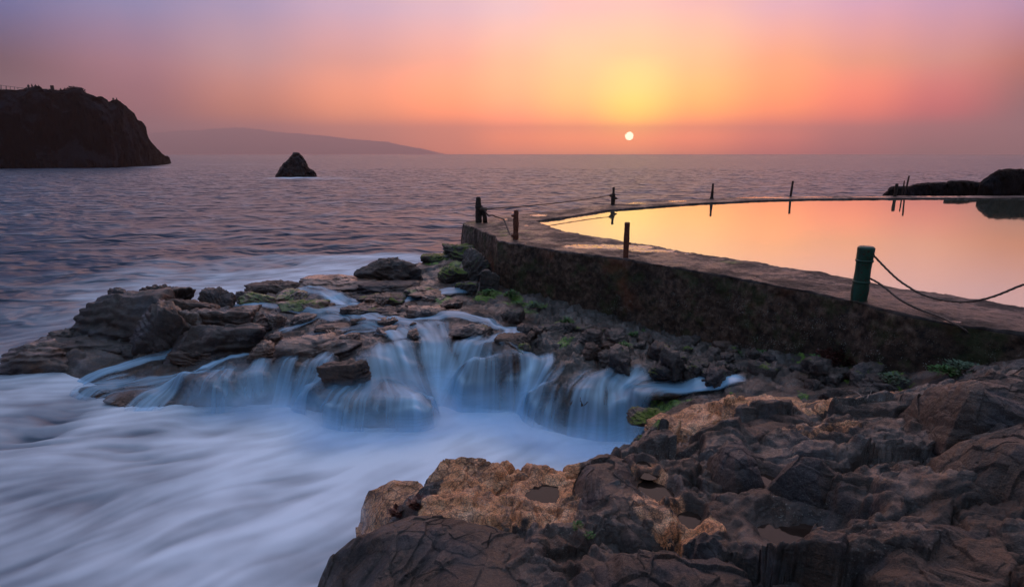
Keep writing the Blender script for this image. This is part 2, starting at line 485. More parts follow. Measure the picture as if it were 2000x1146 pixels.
c = t.mix(fo, (.026, .042, .074, 1), (.70, .80, .92, 1))
ro = t.range(fo, 0, .7, .33, .7)
t.out(t.bsdf(c, ro, bn.outputs[0], ior=1.33, spec=.25))
M['sea'] = m

# falling silky water
m, t = newmat('silky falling water'); P = t.pos()
al = t.attr('veil')
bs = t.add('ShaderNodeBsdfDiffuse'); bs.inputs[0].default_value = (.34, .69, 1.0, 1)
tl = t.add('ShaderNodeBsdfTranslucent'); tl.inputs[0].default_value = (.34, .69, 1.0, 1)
gl = t.add('ShaderNodeBsdfGlossy'); gl.inputs[0].default_value = (1, 1, 1, 1); gl.inputs[1].default_value = .35
mx = t.add('ShaderNodeMixShader'); mx.inputs[0].default_value = .3; t.l.new(bs.outputs[0], mx.inputs[1]); t.l.new(tl.outputs[0], mx.inputs[2])
mg = t.add('ShaderNodeMixShader'); mg.inputs[0].default_value = .14; t.l.new(mx.outputs[0], mg.inputs[1]); t.l.new(gl.outputs[0], mg.inputs[2])
tr = t.add('ShaderNodeBsdfTransparent')
ms = t.add('ShaderNodeMixShader'); t.put(ms.inputs[0], al); t.l.new(tr.outputs[0], ms.inputs[1]); t.l.new(mg.outputs[0], ms.inputs[2])
t.out(ms.outputs[0])
M['veil'] = m

# ---------------------------------------------------------------- world and sun
SUN_AZ = math.atan((1229 - 1000) / F / (cp + (573 - 266) / F * sp))
_d = np.array([(1229 - 1000) / F, cp + (573 - 266) / F * sp, -sp + (573 - 266) / F * cp]); _d /= np.linalg.norm(_d)
world = bpy.data.worlds.new('World'); S.world = world; world.use_nodes = True
t = NT(world.node_tree)
tc = t.add('ShaderNodeTexCoord').outputs['Generated']
nv = t.add('ShaderNodeVectorMath', operation='NORMALIZE'); t.l.new(tc, nv.inputs[0]); D = nv.outputs[0]
sx = t.add('ShaderNodeSeparateXYZ'); t.l.new(D, sx.inputs[0])
el = t.math('MULTIPLY', t.math('ARCSINE', sx.outputs[2]), 180 / math.pi)
az = t.math('MULTIPLY', t.math('ARCTAN2', sx.outputs[0], sx.outputs[1]), 180 / math.pi)
ele = t.math('DIVIDE', t.math('MAXIMUM', el, 0), 90.0, clamp=True)
e_ = lambda d: d / 90.0
BLUE = srgb(70, 105, 175); 
HAZE = 0.00021
AIR_J = (.29, .155, .17)
def thru(a, c):
    """the sky's own light, so that it looks like c after passing the air"""
    T = max(math.exp(-HAZE * min(12000, 545 / math.sin(R(max(a, .5))))), .085)
    return tuple(max(c[k] - (1 - T) * AIR_J[k] * KJ, .01) / T for k in range(3)) + (1,)
KJ = .95
def cols(stops, z1, z2):
    return t.ramp(ele, [(e_(a), thru(a, srgb(*c))) for a, c in stops] + [(e_(30), z1), (1.0, z2)], 'LINEAR')
Z2 = (.56, .80, 1.15, 1)
SKY = [
 (-180, [(0, (40, 40, 54)), (10, (44, 50, 72))], (.20, .25, .38, 1)),
 (-75, [(0, (66, 54, 66)), (5, (66, 60, 78)), (12, (76, 80, 118))], (.20, .25, .38, 1)),
 (-42, [(0, (92, 66, 76)), (3, (98, 68, 76)), (6.5, (104, 80, 98)), (10.3, (104, 104, 146))], (.32, .42, .70, 1)),
 (-32, [(0, (134, 98, 108)), (3, (146, 102, 104)), (7, (160, 116, 126)), (11.3, (142, 132, 168))], (.36, .45, .74, 1)),
 (-24, [(0, (150, 106, 112)), (3.3, (172, 116, 108)), (8, (186, 142, 146)), (12, (165, 146, 176))], (.42, .50, .78, 1)),
 (-15, [(0, (172, 116, 112)), (3.3, (205, 132, 112)), (8.2, (216, 152, 142)), (12.4, (200, 166, 186))], (.48, .55, .82, 1)),
 (-6, [(0, (196, 124, 112)), (3.5, (236, 142, 112)), (8.5, (242, 168, 146)), (12.6, (222, 180, 190))], (.56, .60, .84, 1)),
 (0, [(0, (206, 130, 114)), (1.5, (232, 138, 112)), (3.6, (254, 154, 120)), (8.5, (255, 186, 150)), (12.7, (236, 192, 194))], (.60, .62, .84, 1)),
 (6, [(0, (212, 134, 114)), (1.5, (244, 146, 112)), (3.6, (255, 170, 118)), (7, (254, 198, 142)), (12.7, (248, 192, 184))], (.62, .63, .84, 1)),
 (11.4, [(0, (214, 138, 114)), (1.3, (250, 150, 104)), (3, (255, 180, 108)), (5.8, (253, 216, 132)), (9, (253, 202, 152)), (12.7, (249, 194, 182))], (.62, .64, .84, 1)),
 (17, [(0, (206, 126, 106)), (1.5, (246, 140, 104)), (3.6, (255, 164, 108)), (7.5, (252, 190, 136)), (12.7, (240, 184, 180))], (.60, .62, .84, 1)),
 (24, [(0, (184, 112, 98)), (1.5, (214, 122, 96)), (3.5, (236, 138, 102)), (8, (244, 164, 128)), (12, (224, 172, 184))], (.54, .56, .82, 1)),
 (30, [(0, (162, 98, 90)), (3, (206, 118, 92)), (7.3, (224, 148, 126)), (11.6, (210, 160, 182))], (.48, .52, .80, 1)),
 (35.5, [(0, (138, 88, 84)), (3, (178, 106, 90)), (7, (203, 138, 130)), (11, (194, 150, 176))], (.42, .48, .76, 1)),
 (42, [(0, (112, 76, 76)), (3, (136, 86, 76)), (6.5, (168, 106, 100)), (10.3, (168, 134, 166))], (.34, .42, .70, 1)),
 (75, [(0, (66, 54, 66)), (5, (70, 60, 76)), (12, (80, 80, 118))], (.20, .25, .38, 1)),
 (180, [(0, (40, 40, 54)), (10, (44, 50, 72))], (.20, .25, .38, 1)),
]
prev = None; pa = None
for a_, st_, z_ in SKY:
    c = cols(st_, z_, Z2)
    if prev is None: prev = c
    else: prev = t.mix(t.range(az, pa, a_), prev, c)
    pa = a_
skyc = t.mix(t.range(el, -1, -5), prev, (.03, .035, .05, 1))
dp = t.add('ShaderNodeVectorMath', operation='DOT_PRODUCT'); t.l.new(D, dp.inputs[0]); dp.inputs[1].default_value = tuple(_d)
ang = t.math('MULTIPLY', t.math('ARCCOSINE', t.math('MINIMUM', dp.outputs['Value'], 1.0)), 180 / math.pi)
disc = t.range(ang, .41, .35)
halo = t.math('MULTIPLY', t.math('POWER', t.range(ang, 3.5, .3), 2.0), .10)
skyc = t.mix(halo, skyc, (1.0, .62, .25, 1), 'ADD')
skyc = t.mix(disc, skyc, (16.0, 12.0, 8.0, 1))
ny = t.add('ShaderNodeTexSky', sky_type='NISHITA'); ny.sun_disc = False; ny.sun_elevation = R(3.0); ny.sun_rotation = SUN_AZ
b1 = t.add('ShaderNodeBackground'); t.l.new(skyc, b1.inputs[0]); b1.inputs[1].default_value = 1.0
b2 = t.add('ShaderNodeBackground'); t.l.new(ny.outputs[0], b2.inputs[0]); b2.inputs[1].default_value = .004
ad = t.add('ShaderNodeAddShader'); t.l.new(b1.outputs[0], ad.inputs[0]); t.l.new(b2.outputs[0], ad.inputs[1])
o = t.add('ShaderNodeOutputWorld'); t.l.new(ad.outputs[0], o.inputs[0])
sl = bpy.data.lights.new('sun', 'SUN'); sl.energy = 1.5; sl.color = (1.0, .46, .22); sl.angle = R(100)
so = bpy.data.objects.new('sun', sl); col.objects.link(so)
SE = R(9.0)
so.rotation_euler = Vector((math.sin(SUN_AZ) * math.cos(SE), math.cos(SUN_AZ) * math.cos(SE), math.sin(SE))).to_track_quat('Z', 'Y').to_euler()
# ---------------------------------------------------------------- bedrock levels
ctl = []
def C(*pts):
    for px, py, z in pts:
        w = W(px, py, max(z, 0)); w[2] = z; ctl.append(w)
def edge(pts, dist=.35, z=-.5):
    """a rim seen against the water behind it: the ground drops just past it"""
    for px, py, pz in pts:
        w = W(px, py, pz); ctl.append(w)
        h = w[:2] / np.linalg.norm(w[:2])
        ctl.append(np.array([w[0] + h[0] * dist, w[1] + h[1] * dist, z]))
# far rim of the shelf
edge([(60, 708, .0), (150, 672, .35), (200, 630, .55), (260, 610, .65), (330, 600, .7), (400, 600, .65), (470, 585, .65), (520, 572, .7), (590, 566, .75),
      (640, 560, .85), (700, 540, .95), (760, 525, 1.0), (820, 512, 1.05), (868, 495, 1.15), (903, 475, 1.25)], .6, -.6)
C((935, 470, 1.25), (905, 520, 1.1), (960, 510, 1.1), (905, 560, .92), (975, 560, .92), (850, 540, .95), (800, 560, .85), (740, 575, .8), (660, 585, .72), (600, 600, .68),
  (540, 605, .68), (480, 612, .65), (700, 605, .74), (780, 590, .8), (860, 575, .86), (640, 625, .68), (730, 630, .74), (800, 630, .78), (880, 610, .85), (950, 600, .88),
  (560, 640, .60), (480, 650, .55), (400, 650, .5), (330, 650, .4), (600, 670, .58), (700, 655, .74), (780, 655, .76), (860, 645, .78), (930, 640, .82))
# lip of the ledge
C((250, 690, .2), (340, 700, .32), (430, 700, .42), (500, 705, .5), (560, 712, .52), (640, 725, .5), (700, 715, .6), (770, 678, .74), (800, 668, .76), (850, 668, .72), (900, 672, .74),
  (960, 680, .74), (1010, 700, .70), (1060, 710, .70), (1120, 728, .68), (1190, 740, .68), (1250, 745, .68), (1310, 752, .68), (1380, 760, .70))
# foot of the ledge, under the water
C((20, 725, -.25), (120, 745, -.2), (170, 735, .02), (230, 760, .02), (200, 800, -.4), (290, 800, -.15), (330, 770, .1), (390, 790, -.05), (460, 790, -.05), (540, 785, -.05), (600, 800, -.3), (640, 835, -.5),
  (740, 838, -.5), (830, 815, -.5), (850, 760, .1), (830, 715, .45), (880, 750, .2), (930, 760, .2), (980, 790, .05), (1000, 820, -.5), (1080, 850, -.6), (1160, 865, -.6), (1215, 866, -.5), (1250, 815, .2), (1300, 785, .5), (1230, 800, .35), (1170, 800, .4), (1100, 790, .4))
# basin floor
C((0, 800, -.9), (300, 900, -.9), (600, 900, -.9), (900, 860, -.9), (1100, 890, -.9), (600, 1050, -.9), (0, 1146, -.9), (1180, 880, -.7), (640, 1146, -.8))
# rubble slope under the wall
C((1000, 590, .90), (1040, 600, .86), (1100, 625, .85), (1220, 655, .80), (1330, 670, .85), (1450, 690, .90), (1600, 705, .98), (1750, 700, 1.15), (1900, 690, 1.4), (2050, 690, 1.5),
  (960, 650, .85), (1050, 665, .80), (1120, 690, .78), (1230, 710, .78), (1350, 725, .80), (1480, 745, .85), (1600, 745, 1.0), (1720, 735, 1.15), (2200, 720, 1.6), (2500, 800, 1.6))
# behind the wall (hidden foundation)
for px, py in ((910, 432), (1060, 400), (1300, 420), (1700, 480), (2100, 560), (2500, 620)): ctl.append(W(px, py, 1.0) * [1, 1, 0] + [0, 0, .3])
# foreground bedrock
edge([(835, 925, 1.0), (872, 884, 1.12), (960, 894, 1.12), (1015, 908, 1.12), (1130, 910, 1.18), (1180, 897, 1.22), (1222, 892, 1.12), (1232, 855, .95), (1262, 815, .85)], .32, -.45)
C((1300, 795, .88), (1350, 785, .92), (1420, 785, .96), (1500, 782, 1.0), (1600, 775, 1.05), (1700, 765, 1.15), (1800, 750, 1.35), (1900, 725, 1.6), (2000, 715, 1.75), (2150, 760, 1.9), (2400, 850, 2.0),
  (1280, 850, 1.1), (1350, 830, 1.25), (1450, 820, 1.3), (1550, 825, 1.35), (1650, 835, 1.4), (1750, 850, 1.45), (1850, 850, 1.55), (2000, 820, 1.8),
  (870, 960, 1.05), (960, 960, 1.15), (1060, 970, 1.2), (1110, 980, 1.2), (1180, 960, 1.45), (1260, 930, 1.42), (1350, 900, 1.52), (1430, 880, 1.58), (1500, 950, 1.35), (1450, 980, 1.55),
  (1300, 1000, 1.45), (1350, 1040, 1.45), (1400, 1060, 1.55), (1550, 1020, 1.6), (1600, 960, 1.55), (1700, 1000, 1.7), (1780, 960, 1.65), (1880, 1000, 1.9), (2000, 1000, 2.0), (2200, 1000, 2.1),
  (780, 990, .9), (850, 1000, 1.05), (1000, 1040, 1.2), (1120, 1040, 1.25), (1180, 1075, 1.4), (1300, 1090, 1.6), (1450, 1100, 1.7), (1600, 1100, 1.75), (1750, 1100, 1.85), (1900, 1100, 1.95), (2100, 1150, 2.05),
  (1100, 1146, 1.45), (1300, 1146, 1.75), (1600, 1146, 1.9), (1900, 1146, 2.05), (1300, 1300, 1.9), (1700, 1300, 2.1), (2200, 1400, 2.1), (1000, 1300, 1.7), (1300, 1900, 2.0), (2500, 2200, 2.1),
  (760, 1040, .5), (700, 1060, .2), (650, 1120, -.1), (660, 1180, .1), (800, 1250, 1.0), (700, 1300, .3), (600, 1300, -.5), (560, 1146, -.9), (640, 1060, -.7), (600, 1600, .2), (300, 1500, -.9), (700, 985, -.3), (780, 930, -.4), (800, 960, .5))
XA, XB, YA, YB, GG = -15.0, 13.0, 0.8, 21.0, .04
for p in ((XA, YA, -.9), (XA, YB, -.9), (XA, 10, -.9), (-3, YB, -.9), (XB, YA, 2), (XB, YB, .3), (-13, 6, -.9), (-2, .8, -.9), (3, .9, 2)): ctl.append(np.array(p, float))
tin = Tin(ctl, XA, XB, YA, YB, GG, -.9).blur(.07)

HOL = []
POOLS = [([(1032, 958), (1078, 952), (1092, 974), (1046, 990)], 1.13, .2, 'shallow pool in the middle of the orange ledge'),
 ([(1250, 905), (1272, 908), (1270, 926), (1252, 924)], 1.40, .14, 'small dark pool between the orange rim and the ledge'),
 ([(1246, 952), (1262, 944), (1292, 946), (1297, 968), (1308, 986), (1280, 980)], 1.36, .26, 'dark brown tide pool with a ragged orange rim'),
 ([(1322, 1010), (1338, 1000), (1360, 1008), (1367, 1022), (1360, 1034), (1330, 1033)], 1.40, .2, 'rounded dark tide pool ringed by pale rock, nearest the speckled hollow'),
 ([(1490, 932), (1522, 935), (1496, 962)], 1.38, .16, 'tiny pink reflecting pool under the ridged rock'),
 ([(1475, 1012), (1500, 1052), (1457, 1100), (1446, 1085), (1453, 1045)], 1.52, .24, 'triangular dark pool beside the smooth grey rock'),
 ([(1510, 1032), (1600, 1024), (1612, 1060), (1552, 1080), (1520, 1077)], 1.50, .3, 'wide dark pool below the peaked rock')]
for rim_, z0_, r_, _l in POOLS:
    P_ = np.array([W(a, b, z0_) for a, b in rim_]); HOL.append((P_[:, 0].mean(), P_[:, 1].mean(), z0_, np.ptp(P_[:, 0]) * .54 + .02, np.ptp(P_[:, 1]) * .54 + .02))
def ground(x, y, detail=True):
    x = np.asarray(x, float); y = np.asarray(y, float)
    z = tin.at(x, y)
    wx = x + .25 * fbm2(x * 1.3, y * 1.3, 4, 3); wy = y + .25 * fbm2(x * 1.3 + 9, y * 1.3, 4, 4)
    near = sstep(7.0, 5.6, y) * sstep(-.6, .2, x)
    p1, c1 = plates2(wx * .95 + wy * .3, wy * 1.25 - wx * .2, 21, 1.1, .10)
    p2, c2 = plates2(wx * 2.6 - wy * .5, wy * 3.4 + wx * .4, 22, 1.2, .14)
    p3, c3 = plates2(wx * 7.5, wy * 8.5 + wx * 2, 23, 1.2, .2)
    amp = .75 + .5 * near
    live = sstep(-.15, .35, z)
    d = p1 * .13 + p2 * .05 + p3 * .014 - (1 - c1) * .035 - (1 - c2) * .014 - (1 - c3) * .003
    d += .05 * fbm2(x * 2.2, y * 2.2, 6, 8) + .022 * fbm2(x * 6, y * 6, 5, 9, .6, True)
    d += near * (p1 * .05 + p2 * .035 + p3 * .010 - (1 - c2) * .018 - .03 * fbm2(x * 2.2, y * 2.2, 6, 8))
    shf = 1 + .7 * sstep(7.2, 8.2, y) * sstep(1.0, .0, x)
    for fq, am, aa in ((3.6, .060, .5), (9.5, .022, .9)):
        q_ = (x * math.sin(aa) * .8 + y * math.cos(aa) + z * .8) * fq + 1.2 * fbm2(x * 1.4 + 3, y * 1.4, 3, 71) + .3 * fbm2(x * 6, y * 6, 3, 72)
        fr_ = q_ - np.floor(q_)
        d += shf * (sstep(.78, 1.0, fr_) - fr_) * am * sstep(-.3, .2, fbm2(x * 1.1 + 30, y * 1.1, 2, 73))
    rubb = sstep(7.0, 7.8, y) * sstep(.1, .7, x)
    d += rubb * (p2 * .06 + p3 * .05 - (1 - c3) * .03 + .05 * fbm2(x * 9, y * 9, 4, 66, .6, True))
    z = z + d * amp * (.1 + .9 * live)
    for hx, hy, hz, ha, hb in HOL:
        q = np.hypot((x - hx) / ha, (y - hy) / hb) + .55 * fbm2(x * 5, y * 5, 4, 61)
        k = sstep(2.1, 1.25, q)
        z = z * (1 - k) + (hz - .06 + .065 * np.clip(q, 0, 1.7) ** 2 + d * .12) * k
    return z

# the shore: one sheet on a log-polar grid, finest at the feet of the camera
NAZ, NR = 1150, 900
azs = np.linspace(R(-66), R(88), NAZ); rr = np.exp(np.linspace(math.log(1.0), math.log(20.5), NR))
RRg, AAg = np.meshgrid(rr, azs, indexing='ij')
GX = RRg * np.sin(AAg); GY = RRg * np.cos(AAg) + 0.0
GY = np.maximum(GY, -3)
x_, y_ = GX.ravel(), GY.ravel()
zz = tin.at(x_, y_)
Q = gridq(NR, NAZ)
Q = Q[(zz.reshape(NR, NAZ)[:-1, :-1].ravel() > -.8) | (zz.reshape(NR, NAZ)[1:, 1:].ravel() > -.8)]
used = np.zeros(len(x_), bool); used[Q.ravel()] = True
idx = np.cumsum(used) - 1
Q = idx[Q]; x_ = x_[used]; y_ = y_[used]
z_ = ground(x_, y_)
# 3D roughness pushes the sheet sideways too, so that steps get ragged faces
pp = np.stack([x_, y_, z_], 1)
lv = sstep(-.7, .0, z_)
dxy = .045 * fbm3(pp * 3.1, 4, 31); dyy = .045 * fbm3(pp * 3.1 + 40, 4, 32)
V = np.stack([x_ + dxy * lv, y_ + dyy * lv, z_ + .02 * lv * fbm3(pp * 8, 3, 33)], 1)
me = npmesh('rocky_shore', V, Q)
mv = np.zeros(len(V))
def mosspot(px, py, z, r, k=1.0):
    global mv
    c = W(px, py, z); d = np.hypot(x_ - c[0], (y_ - c[1]) * .6)
    mv = np.maximum(mv, k * sstep(r, r * .3, d))
for a in ((950, 577, .9, .5), (1000, 585, .9, .4), (890, 480, 1.2, .9), (850, 503, 1.1, .7), (885, 528, 1.0, .6), (870, 590, .85, .35), (1105, 672, .8, .25), (1085, 640, .85, .3), (760, 570, .85, .5),
          (1590, 712, 1.0, .35), (1450, 772, .9, .3, .45), (1560, 780, 1.0, .25, .4), (1850, 725, 1.4, .3, .5), (1280, 865, 1.0, .3), (1310, 760, .8, .4), (1040, 600, .85, .5, .8), (1700, 740, 1.1, .6, .8)):
    mosspot(*a)
attr(me, 'mossv', mv)
# stone tones, with sunlight painted into the first: the ochre ledge by the camera, the rubble below the wall
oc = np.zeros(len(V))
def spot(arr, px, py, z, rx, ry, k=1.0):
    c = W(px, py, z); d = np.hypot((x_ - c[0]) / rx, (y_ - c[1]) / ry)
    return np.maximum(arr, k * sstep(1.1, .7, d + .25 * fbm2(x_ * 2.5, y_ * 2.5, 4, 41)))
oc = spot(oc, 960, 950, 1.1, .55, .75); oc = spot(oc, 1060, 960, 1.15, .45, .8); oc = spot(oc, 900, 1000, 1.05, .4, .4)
oc = spot(oc, 1420, 800, 1.1, .95, .42, .95); oc = spot(oc, 1620, 805, 1.15, .9, .26, .85); oc = spot(oc, 1600, 850, 1.4, .5, .2, .5); oc = spot(oc, 1345, 1045, 1.5, .3, .16, .6); oc = spot(oc, 1270, 935, 1.4, .18, .3, .5); oc = spot(oc, 1300, 840, .95, .3, .4, .55); oc = spot(oc, 1290, 1000, 1.45, .28, .3, .5)  # sunlit ridge and rims get the same brightened orange
attr(me, 'ochre_lit', oc)
V[:, 2] += oc * (.014 * fbm2(x_ * 11, y_ * 20, 4, 67, .6, True) + .012 * fbm2(x_ * 30, y_ * 45, 3, 68))
me.vertices.foreach_set('co', V.astype(np.float32).ravel()); me.update()
rb = sstep(0, 1, np.clip((y_ - 7.2) / .8, 0, 1)) * sstep(.0, .6, x_ - .2)
attr(me, 'rub', rb)

def blend3(name):
    """bedrock with the ochre ledge and the grey rubble as colours, sunlight painted into the ledge"""
    m, t = newmat(name)
    P = t.pos()
    wv = t.add('ShaderNodeTexNoise'); wv.inputs['Scale'].default_value = 1.3; wv.inputs['Detail'].default_value = 4; t.l.new(P, wv.inputs['Vector'])
    big = t.noise(P, .9, 5, .6, .6); medn = t.noise(P, 4.5, 9, .68, .4); fine = t.noise(P, 38, 8, .7)
    lay = t.noise(t.map(P, (1.2, 1.2, 9), (R(14), R(-9), 0)), 2.2, 7, .65, .8)
    def tri(d, mi, wa):
        return t.mix(.42, t.ramp(medn, [(.36, d), (.5, mi), (.66, wa)]), t.ramp(fine, [(.36, d), (.55, mi), (.72, wa)]))
    c = tri((.004, .004, .005, 1), (.034, .023, .018, 1), (.15, .074, .044, 1))
    c = t.mix(t.math('MULTIPLY', t.range(t.noise(P, 1.6, 6, .6, .5), .50, .60), .55), c, t.mix(medn, (.008, .010, .016, 1), (.040, .048, .066, 1)))
    c = t.mix(t.math('MULTIPLY', t.range(big, .42, .62), .35), c, (.075, .040, .026, 1))
    co = tri((.040, .018, .010, 1), (.74, .31, .13, 1), (1.0, .60, .36, 1))  # algae orange with the warm sunlight painted in
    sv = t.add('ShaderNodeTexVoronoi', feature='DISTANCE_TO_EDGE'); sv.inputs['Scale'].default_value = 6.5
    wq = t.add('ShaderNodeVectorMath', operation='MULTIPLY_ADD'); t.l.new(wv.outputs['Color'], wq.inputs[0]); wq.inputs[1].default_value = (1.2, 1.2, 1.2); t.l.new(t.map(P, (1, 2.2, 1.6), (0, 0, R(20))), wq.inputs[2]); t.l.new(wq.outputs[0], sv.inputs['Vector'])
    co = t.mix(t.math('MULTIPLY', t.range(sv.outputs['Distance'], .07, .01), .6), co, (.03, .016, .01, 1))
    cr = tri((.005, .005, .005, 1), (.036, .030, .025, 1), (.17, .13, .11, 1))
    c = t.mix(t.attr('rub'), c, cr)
    omask = t.range(t.math('ADD', t.attr('ochre_lit'), t.math('MULTIPLY', t.math('SUBTRACT', medn, .5), 1.1)), .38, .62)
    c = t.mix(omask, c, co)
    c = t.mix(t.math('MULTIPLY', t.range(lay, .53, .66), .32), c, (.014, .012, .013, 1))
    vs = t.add('ShaderNodeTexVoronoi'); vs.inputs['Scale'].default_value = 48; t.l.new(P, vs.inputs['Vector'])
    s_ = t.math('MULTIPLY', t.range(vs.outputs['Distance'], .28, .12), t.range(t.noise(P, 1.7, 3), .50, .64))
    c = t.mix(t.math('MULTIPLY', s_, .6), c, (.30, .31, .27, 1))
    gr_ = t.noise(P, 120, 4, .7)
    c = t.mix(1.0, c, t.ramp(gr_, [(.36, (.35, .35, .36, 1)), (.52, (1, 1, 1, 1)), (.66, (1.9, 1.8, 1.7, 1))]), 'MULTIPLY')
    amt = t.attr('mossv')
    thr = t.math('SUBTRACT', .64, t.math('MULTIPLY', amt, .22))
    mn = t.range(t.math('SUBTRACT', t.noise(P, 3.2, 8, .72), thr), 0, .06)
    mm = t.math('MULTIPLY', t.math('MULTIPLY', mn, t.range(t.nrmz(), .1, .5)), t.range(amt, .02, .2))
    c = t.mix(mm, c, t.mix(t.range(fine, .35, .65), (.03, .06, .01, 1), (.15, .27, .03, 1)))
    ro = t.math('ADD', t.range(fine, .3, .7, .36, .66), t.math('MULTIPLY', mm, .3), clamp=True)
    vo = t.add('ShaderNodeTexVoronoi', feature='DISTANCE_TO_EDGE'); vo.inputs['Scale'].default_value = 1.5
    wp = t.add('ShaderNodeVectorMath', operation='MULTIPLY_ADD'); t.l.new(wv.outputs['Color'], wp.inputs[0]); wp.inputs[1].default_value = (.9, .9, .9); t.l.new(P, wp.inputs[2])
    t.l.new(wp.outputs[0], vo.inputs['Vector'])
    h = t.math('ADD', t.math('MULTIPLY', medn, .35), t.math('MULTIPLY', t.noise(P, 15, 9, .72), .48))
    h = t.math('ADD', h, t.math('MULTIPLY', lay, .22)); h = t.math('ADD', h, t.math('MULTIPLY', t.range(vo.outputs['Distance'], 0, .02), .035))
    b = t.bump(h, .85, .075)
    b = t.bump(t.math('ADD', fine, t.math('MULTIPLY', mn, .5)), .6, .011, b)
    t.out(t.bsdf(c, ro, b, spec=.65, coat=t.math('MULTIPLY', t.range(t.noise(P, 2.1, 5, .6), .44, .56), .8)))
    return m
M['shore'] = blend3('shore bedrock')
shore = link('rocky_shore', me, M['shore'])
tag(shore, kind='structure')

# ---------------------------------------------------------------- boulders
_bm = bmesh.new(); bmesh.ops.create_icosphere(_bm, subdivisions=6, radius=1)
ICO6 = np.array([v.co[:] for v in _bm.verts]); ICO6F = np.array([[v.index for v in f.verts] for f in _bm.faces]); _bm.free()
_bm = bmesh.new(); bmesh.ops.create_icosphere(_bm, subdivisions=5, radius=1)
ICO5 = np.array([v.co[:] for v in _bm.verts]); ICO5F = np.array([[v.index for v in f.verts] for f in _bm.faces]); _bm.free()
_bm = bmesh.new(); bmesh.ops.create_icosphere(_bm, subdivisions=4, radius=1)
ICO4 = np.array([v.co[:] for v in _bm.verts]); ICO4F = np.array([[v.index for v in f.verts] for f in _bm.faces]); _bm.free()
ICOS = {6: (ICO6, ICO6F), 5: (ICO5, ICO5F), 4: (ICO4, ICO4F)}
BOULD = []   # (points, takes water)
def rockshape(seed, a, b, c, rz, sub=5, planes=13, p=26, flat=.0, rough=1.0, tiltx=0, tilty=0):
    v, f = ICOS[sub]
    g = np.random.default_rng(seed)
    n = g.normal(size=(planes, 3)); n /= np.linalg.norm(n, axis=1)[:, None]
    d = g.uniform(.66, 1.0, planes)
    n = np.vstack([n, [[0, 0, 1], [0, 0, -1], [1, 0, 0], [-1, 0, 0], [0, 1, 0], [0, -1, 0]]]); d = np.r_[d, .92 - flat, .9, 1, 1, 1, 1]
    k = np.maximum(v @ n.T, 0) / d
    r = (k ** p).sum(1) ** (-1.0 / p)
    q = v * r[:, None]
    q /= np.abs(q).max(0)
    q = q * [a, b, c]
    sz = (a * b * c) ** (1 / 3)
    w = q / sz
    nn = q / np.maximum(np.linalg.norm(q, axis=1), 1e-6)[:, None]
    pl, cr = plates3(w * 1.9 + seed * 1.37, seed)
    pl2, cr2 = plates3(w * 4.6 + seed * .7, seed + 3)
    ax = g.normal(size=3) * [.35, .35, 1]; ax /= np.linalg.norm(ax)
    wy_ = fbm3(w * 1.2 + seed * 2, 3, seed + 5)
    ly = (w @ ax) * 4.2 + wy_ * 1.6
    lay_ = noise2(ly, ly * 0 + seed, seed + 6)
    q_ = ly * 1.0; fr_ = q_ - np.floor(q_)
    disp = .15 * (sstep(.78, 1.0, fr_) - fr_) + .05 * lay_ + .08 * pl - .035 * (1 - cr) + .045 * pl2 - .014 * (1 - cr2) + .10 * fbm3(w * 1.3 + seed, 4, seed) + .022 * fbm3(w * 7 + seed, 4, seed + 1, .6, True)
    q = q + nn * (disp * sz * rough)[:, None]
    cx, sx_ = math.cos(tiltx), math.sin(tiltx); cy, sy = math.cos(tilty), math.sin(tilty)
    q = q @ np.array([[1, 0, 0], [0, cx, sx_], [0, -sx_, cx]]); q = q @ np.array([[cy, 0, -sy], [0, 1, 0], [sy, 0, cy]])
    cz, sz_ = math.cos(rz), math.sin(rz)
    return q @ np.array([[cz, sz_, 0], [-sz_, cz, 0], [0, 0, 1]]), f
def boulder(px, py, w, h, z, label, mat='shelf', seed=None, dr=.8, rz=0, sub=5, cat='rock', group=None, moss=0, veil=False, sink=.35, name='boulder', **kw):
    """a rock whose outline spans w by h pixels round px, py and whose front foot stands at level z"""
    base = W(px, py + h / 2, z)
    D = np.linalg.norm(base - [0, 0, CAMZ])
    e = math.asin((CAMZ - z) / D)
    a = w / 2 * D / F * 1.02
    b = a * dr
    vis = h * D / F
    top = max((vis - 1.7 * b * math.sin(e)) / math.cos(e), .25 * a, .09)     # height above the foot
    b = min(b, max((vis - top * math.cos(e) * .9) / (1.6 * math.sin(e)), .35 * a))
    c = top * (1 + sink) / 1.75
    fw = base[:2] / np.linalg.norm(base[:2])
    cx, cy = base[0] + fw[0] * b * .85, base[1] + fw[1] * b * .85
    czz = z + top - c * .95
    if seed is None: seed = int(px * 7 + py)
    q, f = rockshape(seed, a, b, c, rz, sub, **kw)
    me = npmesh(name, q, f)
    o = link(name, me, M[mat]); o.location = (cx, cy, czz)
    if moss: o['moss'] = float(moss)
    tag(o, label, cat, group)
    BOULD.append((q + [cx, cy, czz], veil))
    return o
